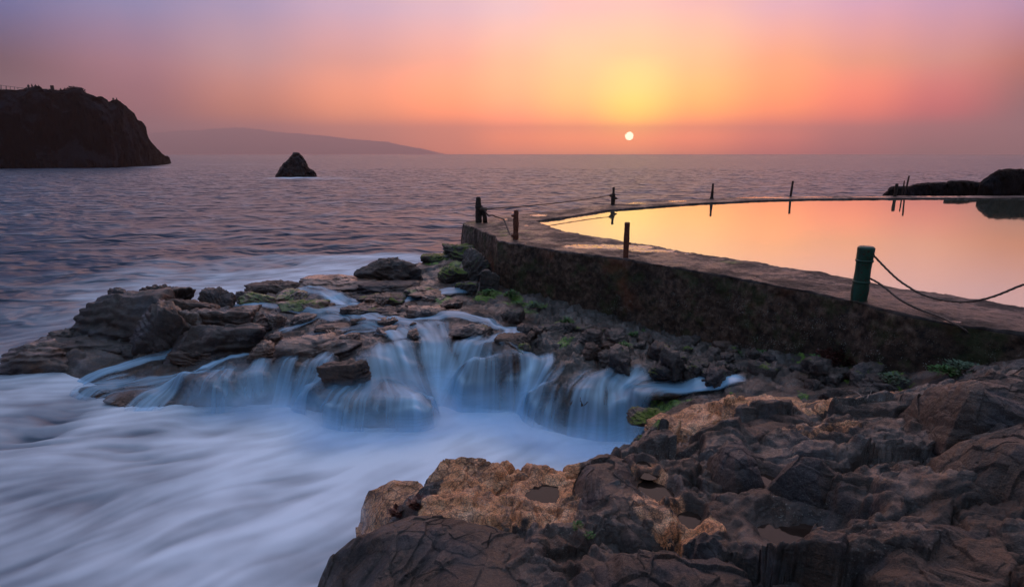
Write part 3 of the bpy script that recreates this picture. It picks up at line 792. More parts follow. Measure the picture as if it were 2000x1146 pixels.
def slab(rim, top, label, mat, skirt=.7, dome=.1, seed=1, name='boulder', cat='rock', n=420, m=110, ms=46, round_=.08, out=.05, rough=1.0, moss=0, group=None, crown=None, centre=None, facets=11, fac=.13):
    """a large rock from its rim (points with their own levels), domed inside and dropping away outside"""
    Rm = np.array([W(*p) for p in rim])
    if centre is None: c = Rm.mean(0)
    else: c = W(*centre)
    Rm = smooth_closed(resample(Rm, n, True), 3)
    c = np.array([c[0], c[1], (Rm[:, 2].mean() + dome) if centre is None else c[2]])
    V = []
    s = np.linspace(0, 1, m) ** .85
    for k in s:
        P = c + (Rm - c) * k
        P = P.copy()
        P[:, 2] = Rm[:, 2] * k ** 2.0 + c[2] * (1 - k ** 2.0)
        P[:, 2] -= round_ * np.clip((k - .9) / .1, 0, 1) ** 2
        V.append(P)
    dd = Rm[:, :2] - c[:2]; dn = dd / np.linalg.norm(dd, axis=1)[:, None]
    for k in np.linspace(0, 1, ms + 1)[1:]:
        P = Rm.copy(); P[:, :2] += dn * (round_ * .6 * math.sin(min(k * 8, 1) * math.pi / 2) + out * k)
        P[:, 2] -= round_ + skirt * k
        V.append(P)
    V = np.vstack(V)
    rows = m + ms
    # facets: the dome is the lower hull of a few tangent planes
    gg = np.random.default_rng(seed + 900)
    th = np.repeat(s, n)[:, None]; Rr = np.tile(dd, (m, 1)); sc_ = np.linalg.norm(dd, axis=1).mean()
    uu = th * Rr / sc_
    f = np.full(len(uu), 9.0)
    for _ in range(facets):
        a_ = gg.random() * 6.283; r_ = .25 + .75 * math.sqrt(gg.random()); u0 = np.array([math.cos(a_), math.sin(a_)]) * r_
        f = np.minimum(f, 1 - r_ * r_ - 2 * ((uu - u0) @ u0) + gg.uniform(-.12, .10))
    top_ = np.clip(f, -.6, 1.3) - (1 - (uu ** 2).sum(1))
    V[:m * n, 2] += top_ * fac * (1 - np.repeat(s, n) ** 6)
    w = V * 1.0
    on = np.r_[np.ones(m * n), np.zeros(ms * n)]
    edgew = np.clip((np.repeat(np.r_[s, np.ones(ms)], n)) * 1.0, 0, 1)
    pl, cr = plates3(w * [1.5, 1.5, 2.2] + seed * 1.7 + .35 * np.stack([fbm3(w * 1.4, 3, seed), fbm3(w * 1.4 + 7, 3, seed), fbm3(w * 1.4 + 13, 3, seed)], 1), seed)
    pl2, cr2 = plates3(w * 4.3 + seed, seed + 3)
    disp = (.030 * pl - .016 * (1 - cr) + .012 * pl2 - .005 * (1 - cr2) + .055 * fbm3(w * 1.1 + seed, 5, seed) + .034 * plates3(w * [1.9, 1.9, 2.6] + seed, seed + 77)[0] + .012 * fbm3(w * 6 + seed, 5, seed + 1, .6, True)) * rough
    ax = gg.normal(size=3) * [.5, .5, .8]; ax /= np.linalg.norm(ax)
    for fq, am in ((4.2, .050), (11.0, .016)):
        q_ = (V @ ax) * fq + 1.1 * fbm3(V * 1.7 + seed, 3, seed + 30) + .25 * fbm3(V * 7, 3, seed + 31)
        fr_ = q_ - np.floor(q_); st_ = sstep(.80, 1.0, fr_) - fr_
        disp = disp + st_ * am * rough * sstep(-.25, .25, fbm3(V * 1.3 + 50, 2, seed + 32))
    dirx = np.tile(dn[:, 0], rows) * (1 - on); diry = np.tile(dn[:, 1], rows) * (1 - on)
    V = V + np.stack([dirx * disp * .9, diry * disp * .9, disp * (on * .9 + .1)], 1)
    V[:, :2] += (.03 * rough) * np.stack([fbm3(w * 3.5, 4, seed + 7), fbm3(w * 3.5 + 30, 4, seed + 8)], 1)
    V[:n] = V[:n].mean(0)
    Q = gridq(rows, n, True)[:, ::-1]
    me = npmesh(name, V, Q)
    o = link(name, me, M[mat]); origin(o, (c[0], c[1], c[2] - .3))
    if moss: o['moss'] = float(moss)
    tag(o, label, cat, group)
    BOULD.append((V, False))
    return o

B = boulder
# left rock mass
B(90, 698, 138, 56, -.05, 'low pinkish rock tongue reaching furthest left into the blue water', 'shelf', dr=0.60, rough=.9)
B(236, 634, 192, 98, .1, 'largest black rock of the left outcrop with a smooth rounded shoulder', 'blackwet', dr=0.5, planes=10, p=12, tilty=-.12, rough=.7)
B(225, 676, 215, 58, -.02, 'long dark ledge of rock below the big black shoulder rock', 'blackwet', dr=0.40, planes=9)
B(150, 672, 90, 44, .0, 'jagged dark rock between the pinkish tongue and the great black rock', 'blackwet', dr=.45, rough=1.5)
B(305, 688, 120, 40, .05, 'low dark wet rock at the waterline below the outcrop', 'blackwet', dr=.45, rough=1.4)
B(395, 700, 90, 36, .2, 'low brown wet rock where the blue water leaves the outcrop', 'shelf', dr=.45, rough=1.4)
B(330, 645, 120, 90, .25, 'black rock wedged under the high cap of the left outcrop', 'blackwet', dr=0.45)
B(248, 590, 62, 40, .75, 'small round black rock atop the left shoulder of the outcrop', 'blackwet', dr=0.60)
B(320, 580, 108, 50, .75, 'flat topped dark cap rock, highest of the left outcrop', 'blackwet', dr=0.42, flat=.25, planes=8)
B(368, 604, 104, 46, .62, 'oblong brown block with a sunlit orange end', 'brown', dr=0.42, planes=8, flat=.1)
B(430, 584, 60, 36, .62, 'brown rock lit orange behind the oblong block', 'brown', dr=0.55)
B(345, 655, 40, 50, .35, 'reddish rock in the cleft left of the outcrop middle', 'shelf')
B(432, 668, 175, 76, .28, 'broad brown layered rock in the middle of the outcrop', 'blackwet', dr=0.42, planes=9, flat=.1)
B(440, 628, 125, 56, .5, 'brown sloping rock above the broad layered one', 'shelf', dr=0.45, planes=9)
B(382, 640, 60, 60, .4, 'upright brown rock with a pale wet streak', 'shelf')
B(492, 628, 68, 40, .58, 'rounded brown rock left of the twin pebbles', 'shelf', planes=9, dr=0.60)
B(537, 628, 40, 28, .58, 'small round rock beside the rounded brown rock', 'shelf')
B(540, 662, 42, 30, .52, 'small upright boulder over the pale cobble', 'shelf')
B(567, 668, 42, 24, .52, 'small wedge stone left of the big wet rock', 'shelf')
B(518, 690, 56, 44, .38, 'pale wet cobble shining below the small upright boulder', 'shelf', p=10)
B(636, 684, 172, 64, .42, 'big wet rock with water glazing its top, centre of the shelf', 'shelf', dr=0.50, flat=.2, planes=9)
B(684, 724, 108, 56, .42, 'sharp brown rock standing out of the white water', 'brown', dr=0.50, planes=9)
B(505, 586, 96, 34, .60, 'mossy topped rock nearest the orange outcrop end', 'shelf', moss=1.0, dr=0.55)
B(573, 577, 56, 26, .66, 'small pointed mossy rock behind the wet puddle rock', 'shelf', moss=1.0)
B(545, 561, 118, 28, .66, 'brown ridge rock behind the mossy rocks', 'brown', dr=.5)
B(478, 577, 34, 18, .6, 'little brown stone at the far edge of the pink water', 'brown')
B(593, 597, 92, 34, .63, 'dark mossy rock with a wet hollow on top', 'shelf', moss=1.1, dr=0.55, flat=.3)
B(760, 526, 130, 44, .92, 'dark peaked rock on the far side of the shelf', 'dark', dr=0.42, planes=9)
B(665, 549, 150, 38, .78, 'glistening pinkish slab on the far edge of the shelf', 'shelf', dr=.75, flat=.3, planes=8)
B(765, 562, 140, 36, .78, 'dark layered slab under the peaked rock', 'dark', dr=.55, flat=.2)
B(745, 581, 96, 28, .74, 'low dark slab with green film in front of the layered slab', 'dark', moss=.7, dr=.6, flat=.2)
B(748, 608, 92, 26, .70, 'low rounded dark rock lapped by pink water', 'dark', dr=.6, moss=.3)
B(838, 612, 86, 44, .70, 'rough rock with a pale puddle in its top', 'shelf', dr=0.60, flat=.3)
B(845, 572, 90, 26, .84, 'flat wet rock at the foot of the mossy bank', 'shelf', moss=.5, flat=.3)
B(645, 640, 80, 22, .62, 'thin wet ledge stone left of the flat plate', 'shelf', flat=.3, dr=.6)
B(820, 566, 60, 22, .85, 'small flat stone touching the green bank', 'shelf', moss=.6, flat=.2)
B(922, 645, 86, 32, .76, 'low mossy rock with blue water parting round it', 'shelf', moss=.5, dr=.6)
B(1008, 665, 86, 40, .72, 'brown rounded rock above the middle fall', 'brown', dr=.8)
B(895, 488, 70, 44, 1.1, 'green mossed block at the corner of the wall', 'rubble', moss=1.5, flat=.3, planes=8)
B(852, 503, 64, 28, 1.02, 'flat mossed step at the water behind the green block', 'rubble', moss=1.4, flat=.3)
B(884, 532, 60, 34, .98, 'bright green mossed hump below the corner block', 'rubble', moss=1.6)
B(932, 515, 58, 66, .95, 'dark rubble rock leaning against the broken wall end', 'rubble', dr=.8)
B(955, 545, 44, 46, .9, 'tall narrow rubble rock at the wall notch', 'rubble', dr=.8)
B(908, 560, 50, 26, .9, 'grey rubble stone under the leaning one', 'rubble', moss=.3)
# rocks under the falls
B(975, 720, 142, 84, .28, 'dark dome of rock behind the middle fall', 'brown', dr=0.50, planes=8, p=8, veil=True)
B(725, 790, 255, 100, -.1, 'broad dome of rock draped in thin falling water', 'shelf', dr=.5, planes=3, p=5, rough=.6, veil=True)
B(455, 757, 200, 84, -.1, 'overhanging brown rock dripping with fine water threads', 'shelf', dr=.4, planes=9, flat=.2, veil=True)
B(300, 778, 130, 46, -.08, 'low reddish rock awash in blue water', 'shelf', dr=.7, veil=True)
B(215, 765, 90, 30, -.08, 'small reddish rock almost covered by the blue water', 'shelf', dr=.7, veil=True)
B(1095, 785, 120, 84, .0, 'round brown rock under the right hand fall', 'brown', dr=0.55, planes=8, p=8, veil=True)
B(1195, 795, 100, 70, .1, 'reddish rock under the last fall', 'brown', dr=0.55, planes=8, p=8, veil=True)
B(1290, 768, 90, 26, .55, 'flat stone in the turquoise runnel', 'shelf', dr=.7, veil=True)
B(640, 775, 90, 60, .0, 'brown rock left of the draped dome', 'shelf', dr=.7, veil=True)
# foot of the wall
B(1725, 706, 84, 62, 1.0, 'round dark boulder against the foot of the wall', 'dark', dr=.9, p=9)
B(1640, 776, 60, 38, 1.02, 'small black pyramid stone on the lit ridge', 'dark', dr=.8, planes=6)
B(1300, 722, 76, 40, .75, 'pale grey rounded stone on the rubble slope', 'rubble', p=9)
B(1400, 728, 70, 34, .8, 'reddish stone near the turquoise water', 'rubble')
B(1150, 660, 60, 50, .8, 'reddish upright rubble rock near the white stain', 'rubble')
B(1080, 640, 70, 34, .84, 'grey flat rubble stone among green leaves', 'rubble')
g_ = np.random.default_rng(5)
for k in range(90):
    u = g_.random()
    px = 990 + 880 * u + g_.normal() * 14; yt = 600 + 120 * min(u * 1.25, 1) - (18 * max(0, u - .8) * 5)
    py = yt + 8 + g_.random() ** 1.2 * (64 if u < .55 else 45)
    w = g_.uniform(18, 52)
    o = B(px, py, w, w * g_.uniform(.5, .8), float(ground(*W(px, py, .85)[:2])) , 'grey brown broken stone lying on the rubble slope under the wall', ['rubble', 'rubble', 'dark', 'brown'][k % 4],
          seed=400 + k, sub=4, planes=7, rough=1.7, sink=.7, group='broken stones at the foot of the wall', name='rubble_stone', cat='stone', rz=g_.random() * 3, moss=.25 if k % 3 == 0 else 0)
for k in range(54):
    px = g_.uniform(380, 900); py = 565 + (900 - px) * .08 + g_.random() * 82
    w = g_.uniform(18, 58)
    B(px, py, w, w * .42, float(ground(*W(px, py, .78)[:2])), 'small dark wet stone among the shallow pink water of the shelf', 'shelf', seed=600 + k, sub=5, planes=9, rough=1.4, sink=.6, group='small stones on the wet shelf',
      name='shelf_stone', cat='stone', rz=g_.random() * 3, flat=.2)

# ---- foreground
slab([(606, 1160, .55), (632, 1095, .80), (672, 1058, .95), (740, 1024, 1.08), (800, 1002, 1.16), (880, 1008, 1.2), (980, 1035, 1.22), (1090, 1062, 1.26), (1170, 1078, 1.32), (1188, 1100, 1.36), (1130, 1150, 1.45), (1040, 1230, 1.5), (860, 1330, 1.4), (690, 1280, 1.0)],
     0, 'huge smooth dark brown boulder at the bottom of the view by the white water', 'dark', skirt=1.2, dome=.16, seed=3, n=620, m=170, ms=70, out=.10, round_=.12, rough=.75)
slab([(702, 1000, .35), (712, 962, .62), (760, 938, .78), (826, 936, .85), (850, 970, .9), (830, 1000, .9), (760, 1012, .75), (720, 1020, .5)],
     0, 'pale reddish rock washed by thin foam left of the orange ledge', 'ochre_lit', skirt=.9, dome=.05, seed=5, n=300, m=70, out=.1, rough=.7)
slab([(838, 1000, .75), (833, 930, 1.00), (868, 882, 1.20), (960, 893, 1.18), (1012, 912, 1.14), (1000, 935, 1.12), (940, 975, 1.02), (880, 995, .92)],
     0, 'orange brown block with a rough sunlit top beside the basin', 'ochre_lit', skirt=.9, dome=.03, seed=8, n=460, m=120, out=.04, round_=.05, rough=.8)
slab([(1122, 1000, 1.22), (1116, 950, 1.24), (1135, 912, 1.26), (1185, 893, 1.34), (1238, 905, 1.38), (1246, 955, 1.38), (1285, 992, 1.40), (1318, 1030, 1.40), (1325, 1075, 1.40), (1240, 1090, 1.38), (1180, 1072, 1.30)],
     0, 'grey black boulder between the orange ledge and the tide pools', 'dark', skirt=.8, dome=.13, seed=12, n=520, m=140, round_=.09, centre=(1185, 935, 1.52))
slab([(1390, 930, 1.46), (1380, 890, 1.50), (1420, 862, 1.62), (1450, 868, 1.62), (1490, 925, 1.52), (1498, 960, 1.42), (1440, 985, 1.40)],
     0, 'ridged rock rising to a blunt point beside the small pool', 'dark', skirt=.5, dome=.10, seed=15, n=360, m=90, centre=(1428, 885, 1.66))
slab([(1480, 985, 1.45), (1495, 955, 1.50), (1540, 915, 1.62), (1592, 890, 1.74), (1650, 915, 1.72), (1725, 962, 1.62), (1700, 990, 1.56), (1610, 1018, 1.5), (1540, 1015, 1.42)],
     0, 'peaked dark rock in the middle of the foreground bedrock', 'dark', skirt=.5, dome=.07, seed=19, n=460, m=120, rough=.8, centre=(1585, 908, 1.79))
slab([(1720, 970, 1.55), (1715, 930, 1.62), (1762, 912, 1.70), (1795, 950, 1.68), (1812, 985, 1.62), (1770, 985, 1.56)],
     0, 'grey wedge rock between the peaked rock and the big right hand boulder', 'dark', skirt=.5, dome=.05, seed=23, n=300, m=70, centre=(1765, 935, 1.73))
slab([(1800, 905, 1.85), (1850, 868, 2.02), (1940, 835, 2.16), (2040, 800, 2.28), (2200, 800, 2.3), (2300, 900, 2.3), (2260, 1020, 2.25), (2060, 1010, 2.1), (1950, 985, 1.95), (1850, 990, 1.84), (1815, 960, 1.8)],
     0, 'big rounded brown boulder at the right edge of the foreground', 'brown', skirt=.8, dome=.16, seed=27, n=560, m=140, round_=.12, centre=(2010, 880, 2.22))
slab([(1765, 800, 1.50), (1800, 760, 1.74), (1900, 738, 1.88), (2010, 712, 1.98), (2150, 720, 2.0), (2150, 800, 1.9), (2010, 825, 1.84), (1890, 850, 1.70), (1840, 880, 1.55), (1795, 850, 1.5)],
     0, 'black angular block below the right end of the wall', 'dark', skirt=.7, dome=.08, seed=31, n=480, m=120, round_=.05, centre=(1910, 765, 1.97))
slab([(1120, 1170, 1.55), (1150, 1112, 1.58), (1190, 1090, 1.62), (1300, 1088, 1.66), (1440, 1092, 1.72), (1480, 1130, 1.8), (1440, 1200, 1.85), (1250, 1260, 1.8)],
     0, 'reddish brown slab along the bottom below the pale speckled hollow', 'brown', skirt=.6, dome=.06, seed=35, n=460, m=110, round_=.05, centre=(1300, 1112, 1.80))
slab([(1352, 1090, 1.58), (1360, 1050, 1.62), (1395, 1042, 1.66), (1445, 1066, 1.66), (1448, 1094, 1.66), (1400, 1108, 1.66)],
     0, 'small smooth grey rock beside the triangular dark pool', 'dark', skirt=.4, dome=.04, seed=39, n=260, m=60, centre=(1400, 1062, 1.73))
slab([(1640, 1060, 1.72), (1650, 1015, 1.76), (1730, 1000, 1.80), (1850, 1010, 1.9), (1960, 1030, 2.0), (2000, 1100, 2.05), (1930, 1190, 2.1), (1760, 1190, 2.0), (1680, 1120, 1.85)],
     0, 'broad cracked brown slab in the lower right corner', 'brown', skirt=.5, dome=.05, seed=43, n=520, m=130, round_=.06, centre=(1800, 1055, 1.99))
B(1268, 812, 84, 46, .75, 'mossy brown rock on the near bank of the turquoise runnel', 'rubble', moss=.8, dr=.8)
B(1255, 870, 62, 52, .70, 'round mossed rock at the edge of the basin', 'rubble', moss=.9, dr=.8)
B(1300, 835, 84, 50, .85, 'rugged orange rock above the mossed basin rock', 'ochre_lit', dr=.8)
B(1500, 800, 130, 40, 1.0, 'sunlit orange hump on the ridge beyond the boulders', 'ochre_lit', dr=.6)
B(1400, 802, 110, 40, .92, 'sunlit orange rock left of the orange hump', 'ochre_lit', dr=.7)
B(1620, 810, 130, 36, 1.12, 'thin bedded brown rock on the lit ridge', 'brown', dr=.6, flat=.2)
B(1560, 860, 150, 56, 1.25, 'rounded brown rock behind the peaked dark rock', 'brown', dr=.7)
B(1690, 870, 150, 60, 1.3, 'dark shoulder of rock left of the black angular block', 'dark', dr=.7)
B(1505, 840, 120, 44, 1.2, 'dark grey rock below the orange hump', 'dark', dr=.7)
# tide pools: flat water in the hollows
def pool_at(x0, y0, z, ra, rb_, label):
    th = np.linspace(0, 2 * math.pi, 72, endpoint=False)
    P = np.stack([x0 + ra * np.cos(th), y0 + rb_ * np.sin(th), th * 0 + z], 1)
    c = np.array([x0, y0, z])
    V = np.vstack([c] + [c + (P - c) * k for k in (.33, .66, 1)])
    V[:, 2] = z
    Q = [[0, 1 + i, 1 + (i + 1) % 72] for i in range(72)]
    for r in range(2):
        for i in range(72):
            a, b2 = 1 + r * 72 + i, 1 + r * 72 + (i + 1) % 72
            Q += [[a, a + 72, b2 + 72], [a, b2 + 72, b2]]
    me = npmesh('tide_pool', V, Q)
    if me.polygons[0].normal.z < 0: me.flip_normals()
    o = link('tide_pool', me, M['tide']); origin(o, c)
    tag(o, label, 'tide pool', kind='structure')

for (rim_, z0_, r_, lab_), (hx, hy, hz, ha, hb) in zip(POOLS, HOL):
    pool_at(hx, hy, hz, ha * 1.5, hb * 1.5, lab_)
# ---------------------------------------------------------------- terrace walls round the pool
TZ = 2.0
front = [((2750, 775), (2750, 722)), ((2300, 700), (2300, 647)), ((2000, 652), (2000, 599)), ((1854, 631), (1836, 573)), ((1749, 610), (1749, 561)), ((1665, 587), (1662, 542)),
         ((1592, 571), (1609, 533)), ((1448, 545), (1487, 515)), ((1300, 519), (1308, 486)), ((1216, 505), (1216, 470)), ((1082, 489), (1100, 451)), ((990, 473), (1062, 437)), ((970, 470), (1051, 433)),
         ((966, 461), (1048, 432.4)), ((935, 448), (1047, 432)), ((905, 438), (1046.6, 431.7)), ((903.5, 436.5), (1046.3, 431.4))]
back = [((903.5, 436.5), (1046.3, 431.4)), ((912, 432), (1046.2, 431.0)), ((960, 424), (1048, 430.4)), ((1015, 418.5), (1053, 429.6)), ((1061, 414), (1066, 428.2)), ((1110, 408), (1094, 424.8)), ((1195, 399.5), (1186, 410)), ((1277, 393), (1277, 403)),
        ((1369, 389), (1369, 396.5)), ((1448, 385), (1448, 393)), ((1480, 384), (1480, 391.4)), ((1575, 383.2), (1575, 388.6)), ((1731, 382.6), (1731, 387.2)), ((2000, 382.2), (2000, 386)), ((2400, 382.2), (2400, 386))]
def strip(name, pairs, zb_out, zb_in, n, label, mat_side, rows_out, rows_top, amp, batter=.1):
    O = np.array([W(*a, TZ) for a, b in pairs]); I = np.array([W(*b, TZ) for a, b in pairs])
    d = np.r_[0, np.cumsum(np.linalg.norm(np.diff(O[:, :2], axis=0), axis=1) + .35 * np.linalg.norm(np.diff(I[:, :2], axis=0), axis=1))]
    t_ = np.linspace(0, d[-1], n)
    O = np.stack([np.interp(t_, d, O[:, k]) for k in range(3)], 1); I = np.stack([np.interp(t_, d, I[:, k]) for k in range(3)], 1)
    tg = np.gradient(O[:, :2], axis=0); tg /= np.linalg.norm(tg, axis=1)[:, None]
    k_ = np.ones(15) / 15
    for q in (0, 1): tg[:, q] = np.convolve(np.pad(tg[:, q], 7, mode='edge'), k_, 'valid')
    nr = np.stack([tg[:, 1], -tg[:, 0]], 1)
    side = np.sign(((O[:, :2] - I[:, :2]) * nr).sum(1)); side[side == 0] = 1
    nr *= np.sign(side.sum())
    rows = []; topm = []
    for k in np.linspace(0, 1, rows_out):       # outer face, bottom to top
        z = zb_out + (TZ - .03 - zb_out) * k
        P = O.copy(); P[:, :2] += nr * batter * (1 - k); P[:, 2] = z
        rows.append(P); topm.append(np.zeros(n))
    for k in np.linspace(0, 1, rows_top):
        P = O + (I - O) * (.012 + .976 * k); P[:, 2] = TZ
        rows.append(P); topm.append(np.ones(n))
    for k in np.linspace(0, 1, 8):
        P = I.copy(); P[:, 2] = TZ - .03 - (TZ - .03 - zb_in) * k
        rows.append(P); topm.append(np.full(n, .5))
    V = np.vstack(rows); tm = np.concatenate(topm)
    nn = np.tile(nr, (len(rows), 1))
    f1 = fbm3(V * 1.6, 5, 51); f2 = fbm3(V * 7, 4, 52); f3 = fbm3(V * 20, 3, 57)
    so = (tm == 0); to = (tm == 1); si = (tm == .5)
    V[:, :2] += nn * ((f1 * .07 + f2 * .03 + f3 * .012) * amp * np.where(so, 1.0, np.where(si, -.5, 0)))[:, None]
    pl, cr = plates2(V[:, 0] * 2.2, V[:, 1] * 2.2, 77, .8, .1)
    V[:, 2] += np.where(to, (f1 * .045 + f2 * .030 + f3 * .010 + pl * .012) * amp, 0)
    # worn edge
    er = np.where(so & (V[:, 2] > TZ - .25), 1.0, 0) * (V[:, 2] - (TZ - .25)) / .25
    V[:, :2] -= nn * (np.clip(fbm3(V * 3.3 + 9, 4, 53) + .12, 0, 1) * .11 * amp * er)[:, None]
    firstrow = np.zeros(len(V), bool)
    Q = gridq(len(rows), n)
    me = npmesh(name, V, Q)
    bm_ = bmesh.new(); bm_.from_mesh(me); bmesh.ops.recalc_face_normals(bm_, faces=bm_.faces); 
    bm_.to_mesh(me); bm_.free()
    me.materials.append(M['top']); me.materials.append(M[mat_side])
    mi = np.where(np.arange(len(Q)) // (n - 1) < rows_out - 1, 1, 0).astype(np.int32)
    me.polygons.foreach_set('material_index', mi)
    me.polygons.foreach_set('use_smooth', np.ones(len(Q), bool))
    x, y = V[:, 0], V[:, 1]
    pud = np.zeros(len(V)); mv = np.zeros(len(V))
    def sp(arr, px, py, rx, ry, k):
        c = W(px, py, TZ); d = np.hypot((x - c[0]) / rx, (y - c[1]) / ry); return np.maximum(arr, k * sstep(1.2, .3, d))
    for a in ((1160, 481, .9, .42, .95), (1225, 483, .8, .36, .85), (1275, 489, .8, .3, .62), (983, 428, .25, .3, .6), (1028, 441, .15, .2, .58), (1052, 421, .5, .4, .6), (1240, 397, .9, .4, .62), (1320, 393, .8, .4, .62),
              (1490, 386, 2.2, .5, .62), (1590, 385, 1.6, .4, .6), (1840, 384, 2.2, .4, .66), (1700, 384.6, 1.5, .3, .6), (1330, 495, .5, .12, .5), (1860, 626, .3, .12, .48)):
        pud = sp(pud, *a)
    for a in ((1000, 455, .7, .8, 1.0), (940, 436, .6, .8, .7), (1450, 512, .9, .2, .8), (1030, 466, .5, .4, .9), (1680, 583, .25, .25, .7)):
        mv = sp(mv, *a)
    attr(me, 'puddle', pud * (tm == 1)); attr(me, 'mossv', mv)
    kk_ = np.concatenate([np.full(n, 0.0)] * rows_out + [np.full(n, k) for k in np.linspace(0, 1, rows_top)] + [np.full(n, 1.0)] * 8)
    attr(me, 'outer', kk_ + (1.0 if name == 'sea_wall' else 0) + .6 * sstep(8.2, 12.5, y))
    spk = np.clip((x - 1.2) / 2.0, 0, 1) * sstep(1.95, 1.5, V[:, 2]) + .9 * sstep(.5, .1, np.hypot(x - W(1212, 610, 1.1)[0], (V[:, 2] - 1.0)))
    attr(me, 'speck', spk)
    o = link(name, me); c = V.mean(0); origin(o, (c[0], c[1], zb_out))
    tag(o, label, 'wall')
    return o
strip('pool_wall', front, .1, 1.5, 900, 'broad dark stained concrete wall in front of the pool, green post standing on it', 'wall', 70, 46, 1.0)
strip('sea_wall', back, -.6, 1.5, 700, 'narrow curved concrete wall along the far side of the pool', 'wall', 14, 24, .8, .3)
# pool water
PZ = TZ - .05
inner = [W(*b, PZ) for a, b in front] + [W(*b, PZ) for a, b in back]
inner = np.array(inner); c = np.array([6.0, 15.0, PZ])
dv = inner - c; inner = c + dv * (1 + .12 / np.linalg.norm(dv[:, :2], axis=1))[:, None]; inner[:, 2] = PZ
bm = bmesh.new(); bm.faces.new([bm.verts.new(p) for p in inner]); bmesh.ops.triangulate(bm, faces=bm.faces); bmesh.ops.recalc_face_normals(bm, faces=bm.faces)
me = bpy.data.meshes.new('pool_water'); bm.to_mesh(me); bm.free()
if me.polygons[0].normal.z < 0: me.flip_normals()
o = link('pool_water', me, M['pool'], smooth=False); tag(o, kind='structure')

# ---------------------------------------------------------------- posts and ropes
def tube(path, rad, n=10, cap=True, twist=None):
    P = np.array(path, float); m = len(P)
    T = np.gradient(P, axis=0); T /= np.linalg.norm(T, axis=1)[:, None]
    up = np.array([0, 0, 1.0]) if abs(T[0][2]) < .9 else np.array([1.0, 0, 0])
    V = []
    r = np.broadcast_to(rad, (m,))
    A = np.cross(T[0], up); A /= np.linalg.norm(A)
    th = np.linspace(0, 2 * math.pi, n, endpoint=False)
    for i in range(m):
        A = A - T[i] * A.dot(T[i]); A /= np.linalg.norm(A); Bv = np.cross(T[i], A)
        k = r[i] * (1 + (.22 * np.cos(3 * th + twist * i) if twist else 0))
        V.append(P[i] + np.outer(k * np.cos(th), A) + np.outer(k * np.sin(th), Bv))
    V = np.vstack(V); Q = gridq(m, n, True)
    if cap:
        V = np.vstack([V, P[:1], P[-1:]])
        a = len(V) - 2
        Tt = [[a, (j + 1) % n, j, j] for j in range(n)] + [[a + 1, (m - 1) * n + j, (m - 1) * n + (j + 1) % n, (m - 1) * n + j] for j in range(n)]
    return V, Q, (cap, m, n)
def tube_obj(name, path, rad, mat, parent=None, n=10, twist=None, noise=0, nf=8, base=None):
    V, Q, (cap, m, n) = tube(path, rad, n, True, twist)
    if noise: V[:, :] += noise * np.stack([fbm3(V * nf + 3, 3, 5), fbm3(V * nf + 33, 3, 6), .4 * fbm3(V * nf + 63, 3, 7)], 1)
    bm = bmesh.new(); vs = [bm.verts.new(p) for p in V]
    for q in Q: bm.faces.new([vs[i] for i in q])
    a = len(V) - 2
    for j in range(n):
        bm.faces.new([vs[a], vs[(j + 1) % n], vs[j]]); bm.faces.new([vs[a + 1], vs[(m - 1) * n + j], vs[(m - 1) * n + (j + 1) % n]])
    bmesh.ops.recalc_face_normals(bm, faces=bm.faces)
    me = bpy.data.meshes.new(name); bm.to_mesh(me); bm.free()
    o = link(name, me, M[mat])
    if parent is not None:
        o.parent = parent; o.matrix_parent_inverse = Matrix.Translation(-Vector(parent.location))
    else: origin(o, base if base is not None else path[0])
    return o
def vpath(b, t_, k=24):
    return [b + (t_ - b) * i / (k - 1) for i in range(k)]
def post(px, py, h, r, mat, label, lean=(0, 0), extra=None, noise=.012, group=None, prof=None, name='mooring_post'):
    b = W(px, py, TZ) - [0, 0, .04]
    e = empty(name, b); tag(e, label, 'post', group)
    tp = b + [lean[0] * h, lean[1] * h, h + .04]
    k = 40
    path = vpath(b, tp, k)
    u = np.linspace(0, 1, k)
    rad = np.full(k, r) * (1 + .05 * np.sin(u * 9 + px)) if prof is None else r * np.interp(u, *prof)
    rad = rad.copy(); rad[-1] *= .82
    path.append(tp + [0, 0, .004]); rad = np.r_[rad, r * .02]
    tube_obj('shaft', path, rad, mat, e, 20, noise=noise, nf=9)
    return e, b, tp
# green bollard
e, b, tp = post(1677, 585, .76, .104, 'post_green', 'thick green painted bollard with a domed cap, nearest post to the camera', (.0, 0), noise=.006, name='green_bollard')
zc = .75
capz = [(0.104, .0), (.113, .0), (.113, .05), (.104, .06), (.092, .078), (.06, .094), (.0, .102)]
tube_obj('cap', [b + [0, 0, zc + z] for r, z in capz], np.array([max(r, .002) for r, z in capz]), 'post_green', e, 28, noise=.003)
for hz in (.30, .60):
    tube_obj('collar', [b + [0, 0, hz + z] for z in (-.018, -.014, 0, .014, .018)], np.array([.100, .110, .114, .110, .100]), 'post_green', e, 28, noise=.002)
GB = b
# wall-end bollards
e, b1, _ = post(935, 434, .76, .075, 'post_dark', 'dark forked post with a rope knot at the far left corner of the wall', noise=.03, prof=([0, .45, .62, 1], [1.3, 1.25, 1.35, .8]))
tube_obj('brace', [b1 + [.20, -.02, 0], b1 + [.19, -.02, .2], b1 + [.13, -.01, .42], b1 + [.05, 0, .52]], np.array([.07, .06, .07, .05]), 'post_dark', e, 12, noise=.03)
tube_obj('knot', [b1 + [.04, -.03, .42], b1 + [.13, -.07, .45], b1 + [.2, -.04, .43], b1 + [.14, .03, .40], b1 + [.03, .05, .44]], np.array([.04, .06, .07, .06, .04]), 'rope', e, 10, noise=.03)
e, b2, _ = post(1007, 467, .70, .062, 'post_rust', 'rusty swollen post on the mossy end of the wall', (.02, 0), noise=.022, prof=([0, .18, .3, .6, .85, 1], [1.0, 1.25, 1.0, 1.15, 1.0, .9]))
